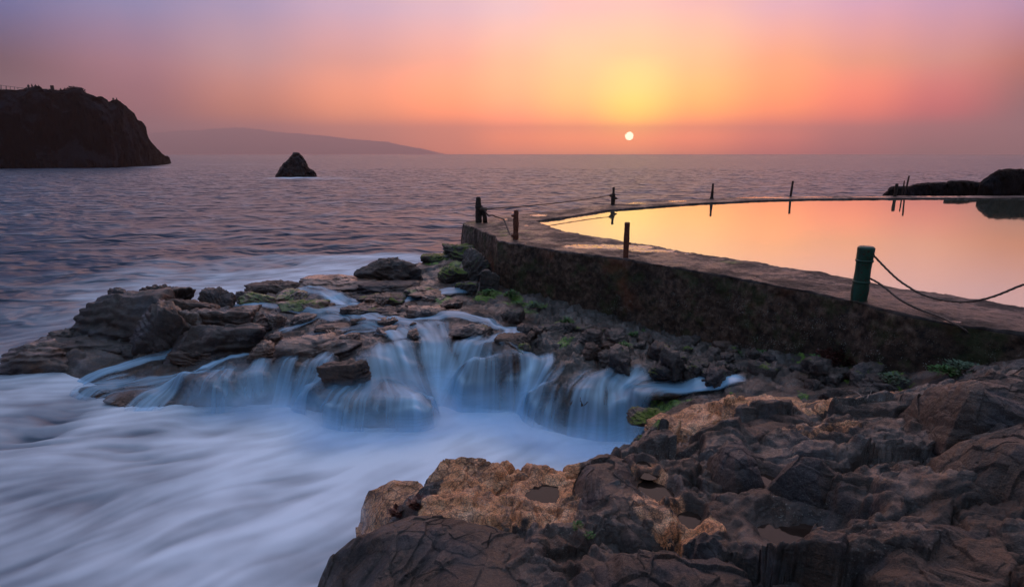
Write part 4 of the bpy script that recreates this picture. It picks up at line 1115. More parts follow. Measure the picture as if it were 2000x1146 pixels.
tube_obj('lug', [b2 + [-.05, -.02, .60], b2 + [-.10, -.03, .61]], np.array([.03, .022]), 'post_rust', e, 8, noise=.006)
tube_obj('lug', [b2 + [-.05, -.02, .12], b2 + [-.10, -.03, .13]], np.array([.04, .03]), 'post_rust', e, 8, noise=.006)
e, b3, _ = post(1197, 400, .70, .05, 'post_dark', 'knotted dark post on the far wall where the taut rope ends', (.01, 0), noise=.022, prof=([0, .1, .35, .62, .68, 1], [2.0, 1.6, 1.75, 1.6, 1.0, .95]))
tube_obj('knot', [b3 + [-.06, -.05, .38], b3 + [-.15, -.08, .42], b3 + [-.06, -.10, .45]], np.array([.05, .06, .05]), 'rope', e, 10, noise=.02)
tube_obj('knot', [b3 + [.06, -.05, .28], b3 + [.13, -.08, .30], b3 + [.06, -.10, .34]], np.array([.04, .05, .04]), 'rope', e, 10, noise=.02)
e, b4, _ = post(1222, 503, .70, .055, 'post_rust', 'plain reddish brown tube post at the puddle on the near wall', (.0, 0), noise=.004)
tube_obj('lug', [b4 + [.04, -.02, .32], b4 + [.085, -.03, .32]], np.array([.02, .016]), 'post_rust', e, 8)
e, b5, _ = post(1390, 389, .70, .048, 'post_dark', 'thin dark post flaring at its foot on the far wall', (.01, 0), noise=.012, prof=([0, .1, .2, .5, .56, 1], [3.0, 1.9, 1.35, 1.3, 1.0, .9]))
e, b6, _ = post(1544, 384, .74, .05, 'post_dark', 'slim dark post leaning right on the far wall', (.045, 0), noise=.006)
e, b7, _ = post(1748, 384, .62, .07, 'post_dark', 'squat dark post where the far rocks begin', (.0, 0), noise=.012)
e, b8, _ = post(1762, 381.5, .72, .03, 'post_dark', 'thin short stake beside the squat dark post', (.0, 0), noise=.006)
e, b9, _ = post(1767, 381.3, .95, .038, 'post_dark', 'tall thin stake just right of the short stake', (.07, 0), noise=.006)
# the post beyond the frame that carries the green bollard's ropes
G2 = GB + np.array([1.55, -1.72, 0])
e = empty('green_bollard', G2); tag(e, 'second green bollard further along the wall, holding the far ends of the ropes', 'post')
tube_obj('shaft', vpath(G2, G2 + [0, 0, .76], 20), .104, 'post_green', e, 20)
tube_obj('cap', [G2 + [0, 0, zc + z] for r, z in capz], np.array([max(r, .002) for r, z in capz]), 'post_green', e, 28)

def ropeobj(pts, r, label, name='rope', twist=1.1, sag=None):
    P = np.array(pts, float)
    d = np.r_[0, np.cumsum(np.linalg.norm(np.diff(P, axis=0), axis=1))]
    n = max(40, int(d[-1] / .012))
    t_ = np.linspace(0, d[-1], n)
    Q_ = np.stack([np.interp(t_, d, P[:, k]) for k in range(3)], 1)
    ks = max(3, n // (2 * len(P))) | 1
    for _ in range(3):
        pad = np.pad(Q_, ((ks // 2, ks // 2), (0, 0)), mode='reflect', reflect_type='odd')
        Q_ = np.stack([np.convolve(pad[:, k], np.ones(ks) / ks, 'valid') for k in range(3)], 1)
    Q_ += .006 * np.stack([noise2(t_ * 3, t_ * 0 + k * 9.1, 71) for k in range(3)], 1)
    o = tube_obj(name, Q_, r, 'rope', None, 9, twist=twist, base=Q_[0]); tag(o, label, 'rope'); return o
def hang(a, b, sag, n=30):
    u = np.linspace(0, 1, n)[:, None]
    P = a + (b - a) * u; P[:, 2] -= (sag * 4 * u * (1 - u))[:, 0]; return P
ropeobj(hang(b1 + [.18, -.04, .44], b3 + [-.14, -.08, .42], .06, 40), .016, 'taut thin rope from the forked corner post to the knotted far post')
ropeobj([b1 + [.17, -.05, .42], b1 + [.30, -.3, .26], W(962, 420, TZ + .10), W(972, 425, TZ + .03), W(985, 428, TZ + .03), b2 + [-.12, .5, .03], b2 + [-.02, .25, .05], b2 + [0, .05, .25]], .020, 'slack rope from the forked corner post lying on the wall top')
# upper rope: sags from the bollard cap over the pool edge to the next bollard
def WP(px, py, a, b_):
    """point seen at px, py on the vertical plane through a and b_"""
    r = (px - 1000) / F; u = (573 - py) / F
    d = np.array([r, cp + u * sp, -sp + u * cp])
    n = np.array([-(b_ - a)[1], (b_ - a)[0]])
    t_ = (n @ a[:2]) / (n @ d[:2])
    return np.array([0, 0, CAMZ]) + d * t_
a_ = GB + [.09, -.04, .68]; z_ = G2 + [-.05, .06, .70]
up_ = [a_] + [WP(px, py, a_, z_) for px, py in ((1730, 524), (1760, 552), (1795, 573), (1830, 585), (1880, 591), (1930, 584), (1965, 570), (2000, 553))] + [z_]
ropeobj(up_, .013, 'thick rope sagging from the green bollard over the pool edge')
lw = [GB + [.07, -.08, .36], WP(1722, 556, GB + [0, -.1, 0], G2 + [0, -.1, 0]), W(1760, 588, TZ + .13), W(1800, 606, TZ + .03), W(1840, 620, TZ + .02), W(1868, 634, TZ + .02), W(1895, 655, TZ - .16), W(1925, 680, TZ - .30), W(1950, 686, TZ - .34), W(1978, 684, TZ - .32), W(2010, 668, TZ - .2), W(2080, 640, TZ + .02), G2 + [0, .1, .4]]
lw = [np.array(p) for p in lw]
for p_ in lw[6:11]: p_[1] -= .09
ropeobj(lw, .013, 'slack rope lying on the wall top and looping down its dark face')

# ---------------------------------------------------------------- far masses
def ridge(name, prof, dist, depth, zb, mat, label, cat, amp=.5, nf=.3, nu=260, nv=60, pw=4.0, seed=0, kind=None, dfun=None, group=None, toe=.0):
    """land seen against the sky: crest px, py -> real points at the ground distance dist (or dfun(px)), a body of real depth before and behind it"""
    P = np.array(prof, float)
    u = np.linspace(P[0, 0], P[-1, 0], nu)
    py = np.interp(u, P[:, 0], P[:, 1])
    dd = np.array([dfun(q) if dfun else dist for q in u])
    T = np.array([WD(a, b, d) for a, b, d in zip(u, py, dd)])
    rad = T[:, :2] / np.linalg.norm(T[:, :2], axis=1)[:, None]
    rows = []
    for v in np.linspace(-1, 1, nv):
        vv = np.sign(v) * abs(v) ** .8
        h = 1 - abs(vv) ** pw
        dz = depth * (.35 + .65 * (T[:, 2] - zb) / max(T[:, 2].max() - zb, .01))
        Pn = np.stack([T[:, 0] + rad[:, 0] * vv * dz, T[:, 1] + rad[:, 1] * vv * dz, zb + (T[:, 2] - zb) * h], 1)
        rows.append(Pn)
    V = np.vstack(rows)
    w = V * nf
    dsp = amp * (fbm3(w + seed, 5, seed + 1) * 1.0 + .5 * fbm3(w * 2.7, 4, seed + 2, .6, True))
    hz = np.clip((V[:, 2] - zb) / 1.0, 0, 1)
    vr = np.repeat(np.linspace(-1, 1, nv), nu)
    rr_ = np.tile(rad, (nv, 1))
    V[:, :2] += rr_ * (dsp * np.where(vr > 0, 1, -1) * hz)[:, None]
    V[:, 0] += amp * .6 * fbm3(w * 1.7 + 11, 4, seed + 3) * hz
    V[:, 2] += amp * .5 * fbm3(w * 2.5 + 21, 4, seed + 4) * hz
    V[:, :2] += rr_ * (amp * .5 * plates3(w * 2.2 + seed, seed + 8)[0] * hz)[:, None]
    Q = gridq(nv, nu)
    me = npmesh(name, V, Q); o = link(name, me, M[mat]); c = V.mean(0); origin(o, (c[0], c[1], zb)); tag(o, label, cat, group, kind); return o
hp = [(-420, 150), (-200, 165), (-60, 178), (0, 180), (50, 181), (58, 176), (75, 174), (84, 180), (110, 181), (130, 181), (150, 176), (158, 176), (166, 184), (178, 190), (190, 194), (207, 198), (213, 204), (222, 200), (228, 199), (236, 203), (246, 211), (258, 220), (265, 230), (268, 237), (276, 240), (283, 247), (285, 258), (289, 270), (294, 278), (303, 287), (313, 298), (322, 305), (328, 306), (331, 312), (334, 322)]
hd = lambda px: float(np.interp(px, [-420, 0, 200, 300, 334], [165, 185, 198, 225, 262]))
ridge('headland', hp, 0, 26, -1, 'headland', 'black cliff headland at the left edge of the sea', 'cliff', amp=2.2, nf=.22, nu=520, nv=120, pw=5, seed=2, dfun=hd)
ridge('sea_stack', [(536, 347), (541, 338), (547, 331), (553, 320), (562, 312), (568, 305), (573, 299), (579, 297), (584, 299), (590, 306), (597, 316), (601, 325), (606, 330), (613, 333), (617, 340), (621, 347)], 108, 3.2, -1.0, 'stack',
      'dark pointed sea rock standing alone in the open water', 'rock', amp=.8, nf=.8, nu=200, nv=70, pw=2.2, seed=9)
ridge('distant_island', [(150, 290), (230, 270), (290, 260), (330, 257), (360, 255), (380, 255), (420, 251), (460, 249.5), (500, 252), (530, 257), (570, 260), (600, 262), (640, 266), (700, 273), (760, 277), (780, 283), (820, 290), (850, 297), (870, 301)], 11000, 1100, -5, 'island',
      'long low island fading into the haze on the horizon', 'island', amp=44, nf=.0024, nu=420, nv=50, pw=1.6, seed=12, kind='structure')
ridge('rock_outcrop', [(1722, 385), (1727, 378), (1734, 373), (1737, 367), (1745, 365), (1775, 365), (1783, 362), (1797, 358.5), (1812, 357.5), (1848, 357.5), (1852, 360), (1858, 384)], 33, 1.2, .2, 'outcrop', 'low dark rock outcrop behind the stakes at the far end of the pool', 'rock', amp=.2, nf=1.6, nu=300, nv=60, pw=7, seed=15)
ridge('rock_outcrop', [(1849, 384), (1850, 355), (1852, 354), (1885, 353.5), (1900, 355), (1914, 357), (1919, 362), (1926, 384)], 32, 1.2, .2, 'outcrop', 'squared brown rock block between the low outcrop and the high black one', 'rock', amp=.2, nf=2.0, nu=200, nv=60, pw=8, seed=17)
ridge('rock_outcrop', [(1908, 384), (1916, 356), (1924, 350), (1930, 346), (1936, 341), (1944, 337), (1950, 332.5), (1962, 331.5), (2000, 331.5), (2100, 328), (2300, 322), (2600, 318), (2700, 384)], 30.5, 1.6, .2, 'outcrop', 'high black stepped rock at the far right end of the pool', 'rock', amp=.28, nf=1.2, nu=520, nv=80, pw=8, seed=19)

# railing, lamp and people on the headland
def HZ(px, py): return WD(px, py, hd(px))
rl = empty('cliff_railing', HZ(20, 181)); tag(rl, 'thin dark railing along the top of the black headland', 'fence')
tops = []
for px, pt, pb in ((-60, 164, 182), (-40, 165, 182), (-20, 166, 182), (2, 166.5, 182), (12, 168, 182), (20, 169, 182), (28, 170, 182), (35, 171, 182), (43, 172, 182), (50, 173, 182), (90, 174, 183), (110, 175, 183), (118, 175.5, 183), (137, 177, 184)):
    a, b = HZ(px, pb), HZ(px, pt); tops.append((px, pt, pb))
    tube_obj('railing_post', vpath(a, b, 4), .10 if px < 14 else .06, 'rail', rl, 6)
for f_ in (.02, .5):
    seg = [HZ(px, pt + (pb - pt) * f_) for px, pt, pb in tops if px < 60]
    tube_obj('rail', seg, .045, 'rail', rl, 5)
seg = [HZ(px, pt) for px, pt, pb in tops if px > 40]
tube_obj('rail', seg, .035, 'rail', rl, 5)
def skin(name, pts, edges, radii, mat, sub=1, parent=None):
    me = bpy.data.meshes.new(name); me.from_pydata([Vector(p) for p in pts], edges, [])
    o = bpy.data.objects.new(name, me); col.objects.link(o)
    md = o.modifiers.new('s', 'SKIN')
    for i, r in enumerate(radii): me.skin_vertices[0].data[i].radius = (r, r)
    me.skin_vertices[0].data[0].use_root = True
    if sub: o.modifiers.new('u', 'SUBSURF').levels = sub; o.modifiers['u'].render_levels = sub
    me.materials.append(M[mat])
    return o
def person(px, py, h, label, face=0.0, arm=.1):
    b = HZ(px, py); k = h / 1.72
    P = [(0, 0, .95), (0, 0, 1.15), (0, 0, 1.38), (0, 0, 1.5), (0, .01, 1.60), (0, .01, 1.70),
         (-.09, 0, .9), (-.11, .03, .5), (-.12, -.02, .06), (-.12, .12, .03), (.09, 0, .9), (.12, -.02, .5), (.13, 0, .06), (.13, .14, .03),
         (-.19, 0, 1.40), (-.25, .0, 1.12), (-.22, arm, .88), (.19, 0, 1.40), (.25, .03, 1.12), (.2, arm + .1, .92)]
    E = [(0, 1), (1, 2), (2, 3), (3, 4), (4, 5), (0, 6), (6, 7), (7, 8), (8, 9), (0, 10), (10, 11), (11, 12), (12, 13), (2, 14), (14, 15), (15, 16), (2, 17), (17, 18), (18, 19)]
    Rr = [.15, .13, .16, .06, .10, .08, .09, .065, .045, .035, .09, .065, .045, .035, .06, .045, .035, .06, .045, .035]
    o = skin('person', [(x * k, y * k, z * k) for x, y, z in P], E, [r * k for r in Rr], 'cloth')
    o.location = b; o.rotation_euler = (0, 0, face); tag(o, label, 'person', 'people looking out from the headland')
for a in ((57.5, 179, 2.2, 'dark figure standing leftmost behind the railing on the headland', .3), (64.5, 179, 2.3, 'dark figure standing second from left on the headland bushes', -.4),
          (72, 181, 2.5, 'dark figure standing at the right edge of the headland bushes', 1.0), (78.5, 183, 2.6, 'dark figure standing alone just right of the headland bushes', .5),
          (120, 183, 1.7, 'small dark figure far right on the headland railing', .2), (127.5, 184, 1.9, 'small dark figure leaning near the end of the headland railing', -.3),
          (222.5, 202, 1.9, 'dark figure on the lower step of the headland, left one of two', .4), (229.5, 204, 2.2, 'dark figure on the lower step of the headland, right one of two', -.5)):
    person(*a)
e = empty('lookout_sign', HZ(104, 183)); tag(e, 'square board on a short pole in the middle of the headland railing', 'sign')
tube_obj('pole', vpath(HZ(104, 183), HZ(104, 176), 4), .16, 'rail', e, 8)
bm = bmesh.new(); bmesh.ops.create_cube(bm, size=1, matrix=Matrix.Translation(HZ(102, 172)) @ Matrix.Diagonal((1.0, .3, 1.5, 1))); bmesh.ops.bevel(bm, geom=bm.edges[:], offset=.08, segments=2)
me = bpy.data.meshes.new('board'); bm.to_mesh(me); bm.free(); o = link('board', me, M['rail'], smooth=False); o.parent = e; o.matrix_parent_inverse = Matrix.Translation(-Vector(e.location))

# ---------------------------------------------------------------- plants
def leafclump(name, c, r, h, n, size, mat, label, cat, seed, group=None, flat=.3):
    g = np.random.default_rng(seed); V = []; Q = []
    for i in range(n):
        a = g.random() * 6.28; q = r * g.random() ** .8; z = h * g.random() * (1 - .5 * (q / r))
        p = np.array([q * math.cos(a), q * math.sin(a), z])
        d = np.array([math.cos(a + g.normal() * .7), math.sin(a + g.normal() * .7), g.uniform(.1, 1.0)]); d /= np.linalg.norm(d)
        s_ = np.cross(d, [0, 0, 1]); s_ /= max(np.linalg.norm(s_), 1e-3); u_ = np.cross(s_, d)
        L = size * g.uniform(.6, 1.4); w_ = L * .32
        k = len(V)
        V += [p, p + d * L * .45 + s_ * w_ + u_ * L * .04, p + d * L - u_ * L * .12, p + d * L * .45 - s_ * w_ + u_ * L * .04]
        Q.append([k, k + 1, k + 2, k + 3])
    me = npmesh(name, V, Q); o = link(name, me, M[mat], smooth=False); o.location = c; tag(o, label, cat, group); return o
def onground(px, py, z):
    p = W(px, py, z)
    for _ in range(6): p = W(px, py, float(ground(np.array([p[0]]), np.array([p[1]]))[0]))
    return p
# ---------------------------------------------------------------- plants placed on the rubble
for k, (px, py, z, r, h, n, sz, mt, lab) in enumerate([
    (1588, 716, 1.0, .11, .18, 120, .07, 'leaf', 'bright green leafy plant at the foot of the wall beside the reddish bush'),
    (1640, 706, 1.05, .30, .22, 1100, .05, 'weed', 'dark reddish low bush at the foot of the wall'),
    (1845, 728, 1.4, .15, .09, 260, .04, 'leaf', 'green ground plant spreading under the right end of the wall'),
    (1880, 722, 1.45, .20, .10, 220, .05, 'leafpale', 'pale green plant just right of the spreading ground plant'),
    (1745, 742, 1.1, .16, .08, 160, .045, 'leafpale', 'pale whitish plant among stones left of the black block'),
    (1000, 578, .9, .16, .14, 160, .06, 'leaf', 'leafy green plant where the wall foot meets the mossy bank'),
    (1045, 600, .88, .18, .12, 170, .055, 'leafpale', 'pale green plant on the rubble below the wall'),
    (1107, 632, .85, .14, .10, 130, .05, 'leaf', 'green plant on the rubble left of the reddish stone'),
    (955, 575, .9, .26, .12, 420, .045, 'leaf', 'bright grassy green tuft at the start of the wall foot'),
    (1128, 1028, 1.2, .035, .05, 70, .022, 'leaf', 'tiny fresh green plant in the crack beside the grey black boulder'),
    (1150, 1046, 1.24, .03, .04, 50, .02, 'leaf', 'second tiny green plant lower in the same crack'),
    (818, 985, .95, .07, .05, 130, .05, 'weed', 'clump of dark red seaweed caught between the huge boulder and the orange ledge'),
    (778, 1000, .95, .06, .03, 90, .05, 'weed', 'thin dark red seaweed strands left of the seaweed clump'),
    (1310, 1072, 1.5, .17, .05, 260, .02, 'leafpale', 'patch of tiny pale rosette plants in the hollow above the bottom slab'),
    ]):
    p = onground(px, py, z); p[2] -= .01
    leafclump('seaweed' if mt == 'weed' and r < .1 else 'plant', p, r, h, n, sz, mt, lab, 'seaweed' if mt == 'weed' and r < .1 else 'plant', 90 + k)
gp = np.random.default_rng(77)
for k in range(16):
    px = gp.uniform(960, 1560); py = 582 + (px - 960) * .19 + gp.uniform(0, 50)
    p = onground(px, py, .9)
    leafclump('plant', p, gp.uniform(.05, .13), gp.uniform(.04, .10), int(gp.uniform(50, 120)), gp.uniform(.03, .05), ['leaf', 'leafpale', 'leaf'][k % 3], 'small green tuft growing between the broken stones below the wall', 'plant', 300 + k, group='tufts on the rubble slope')
for k, (px, w_) in enumerate(((56, 9), (70, 12), (150, 14), (140, 8))):
    c = HZ(px, 182); leafclump('bush', c, w_ / F * 190 * .9, 1.9 if px > 100 else 1.5, 260, .7, 'bushdark',
        ['small black bush among the figures on the headland', 'black bush under the two right figures on the headland', 'large black bush at the far end of the headland railing', 'low black bush before the large one on the headland'][k], 'bush', 200 + k)
# dead twigs on the ridge
tw = empty('dead_twigs', onground(1675, 792, 1.1)); tag(tw, 'thin grey dead twigs lying across the rocks under the wall', 'twigs')
for a, b, h in (((1655, 778), (1715, 796), .10), ((1690, 800), (1700, 776), .12), ((1625, 768), (1690, 784), .06)):
    p, q = onground(*a, 1.1) + [0, 0, h], onground(*b, 1.1) + [0, 0, h * .6]
    tube_obj('twig', [p + (q - p) * s_ + np.array([0, 0, .02 * math.sin(s_ * 7)]) for s_ in np.linspace(0, 1, 12)], np.linspace(.008, .003, 12), 'twig', tw, 6)

# ---------------------------------------------------------------- sea
SX0, SX1, SY0, SY1, SG = -17.0, 4.6, 3.4, 24.0, .035
fc = []
def FC(*pts):
    for px, py, v in pts:
        w = W(px, py, 0); fc.append((w[0], w[1], v))
FC((1000, 875, .95), (900, 835, 1.0), (1150, 880, .95), (1210, 870, .9), (760, 870, .95), (620, 865, .9), (500, 850, .8), (380, 845, .62), (250, 835, .45), (150, 800, .32), (60, 745, .55), (0, 745, .45), (0, 800, .28), (100, 850, .38), (0, 900, .48), (200, 930, .6), (400, 950, .66),
   (600, 950, .85), (800, 940, .9), (690, 990, .88), (620, 1010, .85), (500, 1080, .66), (300, 1140, .6), (0, 1140, .52), (100, 1040, .55), (560, 1120, .5), (620, 1060, .55), (600, 1146, .5), (350, 1060, .62), (250, 1010, .42), (430, 870, .5),
   (120, 735, .8), (200, 745, .85), (150, 640, .22), (0, 620, .08), (90, 680, .28), (0, 690, .2), (300, 548, .40), (200, 590, .3), (140, 560, .18), (420, 560, .55), (480, 550, .55), (600, 525, .6), (690, 510, .6), (760, 495, .5), (840, 480, .3), (450, 525, .22), (0, 560, .04), (300, 500, .03), (600, 480, .06), (780, 460, .06), (860, 455, .12), (0, 500, .0), (400, 450, 0), (880, 420, .02),
   (1240, 850, .9), (640, 800, .95), (820, 780, 1.0), (300, 790, .6))
fc += [(SX0, SY0, .5), (SX0, SY1, 0), (SX1, SY1, 0), (SX1, SY0, .8), (SX0, 12, .05), (SX0, 8, .35)]
ftin = Tin(fc, SX0, SX1, SY0, SY1, SG, 0).blur(.22)
XX, YY = np.meshgrid(SX0 + SG * np.arange(ftin.nx), SY0 + SG * np.arange(ftin.ny))
# flow of the surface, from the directions of the streaks
fl = []
for a, b in (((1000, 850), (840, 900)), ((900, 830), (760, 900)), ((1180, 880), (1050, 895)), ((760, 900), (600, 960)), ((600, 870), (400, 905)), ((650, 960), (430, 1050)), ((400, 950), (200, 1010)), ((500, 1090), (330, 1180)), ((200, 1000), (0, 1070)), ((250, 900), (60, 925)), ((300, 850), (120, 870)),
             ((100, 1100), (-100, 1170)), ((150, 740), (0, 735)), ((200, 700), (60, 745)), ((0, 800), (-150, 805)), ((690, 1000), (600, 1060)), ((300, 560), (150, 565)), ((600, 520), (480, 535)), ((100, 620), (0, 630)), ((800, 470), (650, 480)), ((400, 480), (250, 485)), ((0, 520), (-100, 525))):
    p, q = W(*a, 0), W(*b, 0); d = (q - p)[:2]; d /= np.linalg.norm(d); fl.append((p[0], p[1], d[0], d[1]))
U = np.zeros_like(XX); Vv = np.zeros_like(XX); Ws = np.zeros_like(XX)
for x0, y0, dx, dy in fl:
    w = 1 / (((XX - x0) ** 2 + (YY - y0) ** 2) + .15) ** 1.6; U += w * dx; Vv += w * dy; Ws += w
U /= Ws; Vv /= Ws
cu = fbm2(XX * .5, YY * .5, 3, 81) * .75
cu2 = fbm2(XX * 1.5, YY * 1.5, 3, 86) * .55
Un = U * np.cos(cu + cu2) - Vv * np.sin(cu + cu2); Vn = U * np.sin(cu + cu2) + Vv * np.cos(cu + cu2)
l = np.hypot(Un, Vn) + 1e-6; Un /= l; Vn /= l
g = np.random.default_rng(3)
nf_ = gblur(g.random(XX.shape), 1.1)
nc_ = fbm2(XX * 4.2, YY * 4.2, 4, 82)
ng_ = fbm2(XX * .9, YY * .9, 3, 83)
L1 = norm01(lic(nf_, Un, Vn, 26)); L2 = norm01(lic(nc_, Un, Vn, 15)); L3 = norm01(lic(ng_, Un, Vn, 22, 1.2))
base = ftin.A
fo = base * 1.04 - .03 + (L3 - .5) * .22 * sstep(0, .3, base) + (L2 - .5) * .25 * sstep(0, .3, base) + (L1 - .5) * .15 * sstep(0, .4, base) + .42 * fbm2(XX * .75, YY * .9, 5, 84) * sstep(0, .4, base)
fo = np.clip(fo, 0, 1) * sstep(0.0, .12, base)
relief = (L3 - .5) * .022 + (L2 - .5) * .006
NA2, NR2 = 1250, 1150
a2 = np.r_[np.linspace(R(-100), R(-50), 120)[:-1], np.linspace(R(-50), R(50), NA2 - 238), np.linspace(R(50), R(100), 120)[1:]]
r2 = np.r_[np.exp(np.linspace(math.log(3.0), math.log(28), 640))[:-1], np.exp(np.linspace(math.log(28), math.log(170), 420))[:-1], np.exp(np.linspace(math.log(170), math.log(11600), 130))]
RA, AA = np.meshgrid(r2, a2, indexing='ij')
sx_, sy_ = (RA * np.sin(AA)).ravel(), (RA * np.cos(AA)).ravel()
ui, vi = (sx_ - SX0) / SG, (sy_ - SY0) / SG
ins = sstep(0, 30, np.minimum(np.minimum(ui, vi), np.minimum(ftin.nx - 2 - ui, ftin.ny - 2 - vi)))
fv = bil(fo, ui, vi) * ins
rel = bil(relief, ui, vi) * ins
r_ = RA.ravel()
calm = 1 - .8 * sstep(.1, .6, fv)
wz = (.15 * fbm2(sx_ * .35, sy_ * .6, 3, 91) + .060 * fbm2(sx_ * .8, sy_ * 1.1, 2, 92)) * calm
wz += .22 * fbm2(sx_ * .06, sy_ * .14, 3, 93) * sstep(18, 60, r_)
wz *= 1 - sstep(150, 600, r_)
sz_ = -.02 + wz + rel
# wash round the sea stack and at the foot of the headland
st = W(578, 347, 0)
fv = np.maximum(fv, .75 * sstep(1.5, .5, np.hypot((sx_ - st[0]) / 4.2, (sy_ - st[1] + .6) / 3.2) + .5 * fbm2(sx_ * .8, sy_ * .5, 3, 94)))
for px, py, rx, ry, k in ((300, 327, 8, 5, .35), (150, 331, 14, 4, .12), (470, 321, 30, 5, .25), (640, 349, 5, 4, .2)):
    c = W(px, py, 0); fv = np.maximum(fv, k * sstep(1.3, .4, np.hypot((sx_ - c[0]) / rx, (sy_ - c[1]) / ry) + .4 * fbm2(sx_ * .4, sy_ * .2, 3, 95)))
me = npmesh('sea', np.stack([sx_, sy_, sz_], 1), gridq(len(r2), len(a2))[:, ::-1])
if me.polygons[0].normal.z < 0: me.flip_normals()
attr(me, 'foam', fv)
o = link('sea', me, M['sea']); tag(o, kind='structure')

# ---------------------------------------------------------------- silky water on the ledge
VX0, VX1, VY0, VY1, VG = -9.0, 4.4, 6.4, 15.5, .022
nx = int((VX1 - VX0) / VG) + 1; ny = int((VY1 - VY0) / VG) + 1
VXX, VYY = np.meshgrid(VX0 + VG * np.arange(nx), VY0 + VG * np.arange(ny))
TG = ground(VXX.ravel(), VYY.ravel()).reshape(ny, nx)
HB = TG.copy(); WETM = np.zeros_like(TG); DRY = np.zeros_like(TG) - 9
def dens(P, k=3):
    return P
for P, wet in BOULD:
    m = (P[:, 0] > VX0) & (P[:, 0] < VX1) & (P[:, 1] > VY0) & (P[:, 1] < VY1)
    if not m.any(): continue
    p = P[m]
    if wet:
        p = p[p[:, 2] > (P[:, 2].max() + P[:, 2].min()) / 2 - .05]
        i = ((p[:, 0] - VX0) / VG).astype(int); j = ((p[:, 1] - VY0) / VG).astype(int)
        Zb = np.full_like(HB, -9.0); np.maximum.at(Zb, (j, i), p[:, 2])
        for _ in range(4):
            Zc = Zb.copy()
            for dx in (-1, 0, 1):
                for dy in (-1, 0, 1): Zc = np.maximum(Zc, np.where(Zb < -8, np.roll(np.roll(Zb, dx, 1), dy, 0), -9))
            Zb = Zc
        HB = np.maximum(HB, np.where(Zb > -8, Zb, -9)); WETM = np.maximum(WETM, gblur((Zb > -8) * 1.0, 3))
sm = gblur(gblur(np.maximum(gblur(HB, 3.0), HB), 1.6), .8); HB = np.maximum(HB, TG)
slope_u, slope_v = np.gradient(gblur(HB, 6), VG)[::-1]
streams = [
 # far wash across the shelf
 ([(560, 640, .6), (640, 612, .68), (700, 600, .72), (760, 590, .76), (840, 578, .84), (900, 572, .9)], 0.34, 0.83),
 ([(600, 575, .7), (650, 585, .7), (700, 598, .72), (700, 620, .72), (740, 640, .73), (780, 660, .74)], 0.39, 0.95),
 ([(650, 610, .7), (720, 625, .73), (790, 640, .77), (850, 660, .76)], 0.41, 0.88),
 ([(470, 600, .62), (540, 604, .66), (600, 612, .68), (660, 625, .7)], 0.25, 0.88),
 ([(600, 660, .6), (680, 650, .7), (760, 645, .75)], 0.40, 0.73),
 ([(800, 632, .78), (870, 625, .82), (940, 628, .84), (985, 640, .84)], 0.25, 0.83),
 ([(960, 628, .85), (1010, 650, .82), (960, 668, .78), (900, 672, .76)], 0.25, 1.00),
 # falls
 ([(850, 640, .8), (845, 665, .75), (850, 700, .5), (870, 760, .1), (890, 800, 0)], .42, 1.0),
 ([(790, 680, .7), (800, 720, .45), (820, 770, .15), (850, 800, 0)], .30, .75),
 ([(930, 672, .76), (925, 700, .55), (930, 760, .15), (940, 800, 0)], .45, .95),
 ([(740, 700, .62), (750, 730, .5), (770, 780, .3), (800, 830, 0)], .5, .95),
 ([(700, 735, .55), (690, 760, .45), (680, 800, .2), (670, 840, 0)], .5, .85),
 ([(620, 720, .5), (600, 750, .35), (590, 800, 0)], .4, .85),
 ([(560, 715, .5), (550, 745, .3), (540, 790, 0)], .3, .8),
 ([(1060, 700, .75), (1050, 720, .68), (1010, 760, .35), (985, 830, 0)], .38, .9),
 ([(1110, 735, .66), (1090, 770, .4), (1070, 850, 0)], .34, .7),
 ([(1180, 745, .66), (1160, 780, .4), (1130, 860, 0)], .40, .85),
 ([(1260, 750, .66), (1230, 775, .5), (1190, 870, 0)], .40, 1.0),
 ([(1420, 766, .7), (1370, 765, .68), (1300, 760, .66), (1260, 752, .65)], .24, 1.0),
 ([(1310, 765, .6), (1270, 790, .4), (1220, 850, 0)], .30, .95),
 ([(975, 672, .78), (1000, 690, .7), (1040, 705, .7), (1090, 720, .68)], .22, .6),
 # the left slope
 ([(350, 690, .3), (300, 700, .25), (230, 720, .15), (150, 745, .02), (60, 755, 0)], .26, .95),
 ([(350, 730, .3), (300, 745, .15), (230, 765, .05), (120, 770, 0)], .20, .75),
 ([(360, 745, .2), (330, 770, .1), (280, 800, 0)], .25, .7),
 ([(510, 690, .5), (460, 698, .45), (420, 705, .42), (400, 712, .38)], .16, .9),
 ([(440, 715, .42), (430, 745, .3), (420, 800, 0)], .35, .55),
 ([(500, 720, .45), (490, 750, .3), (480, 800, 0)], .30, .5),
 ([(380, 720, .35), (350, 740, .2), (330, 790, 0)], .2, .6),
 # thin wash on the orange ledge
]
alpha = np.zeros_like(TG); FU = np.zeros_like(TG); FV = np.zeros_like(TG); FW = np.full_like(TG, 1e-6)
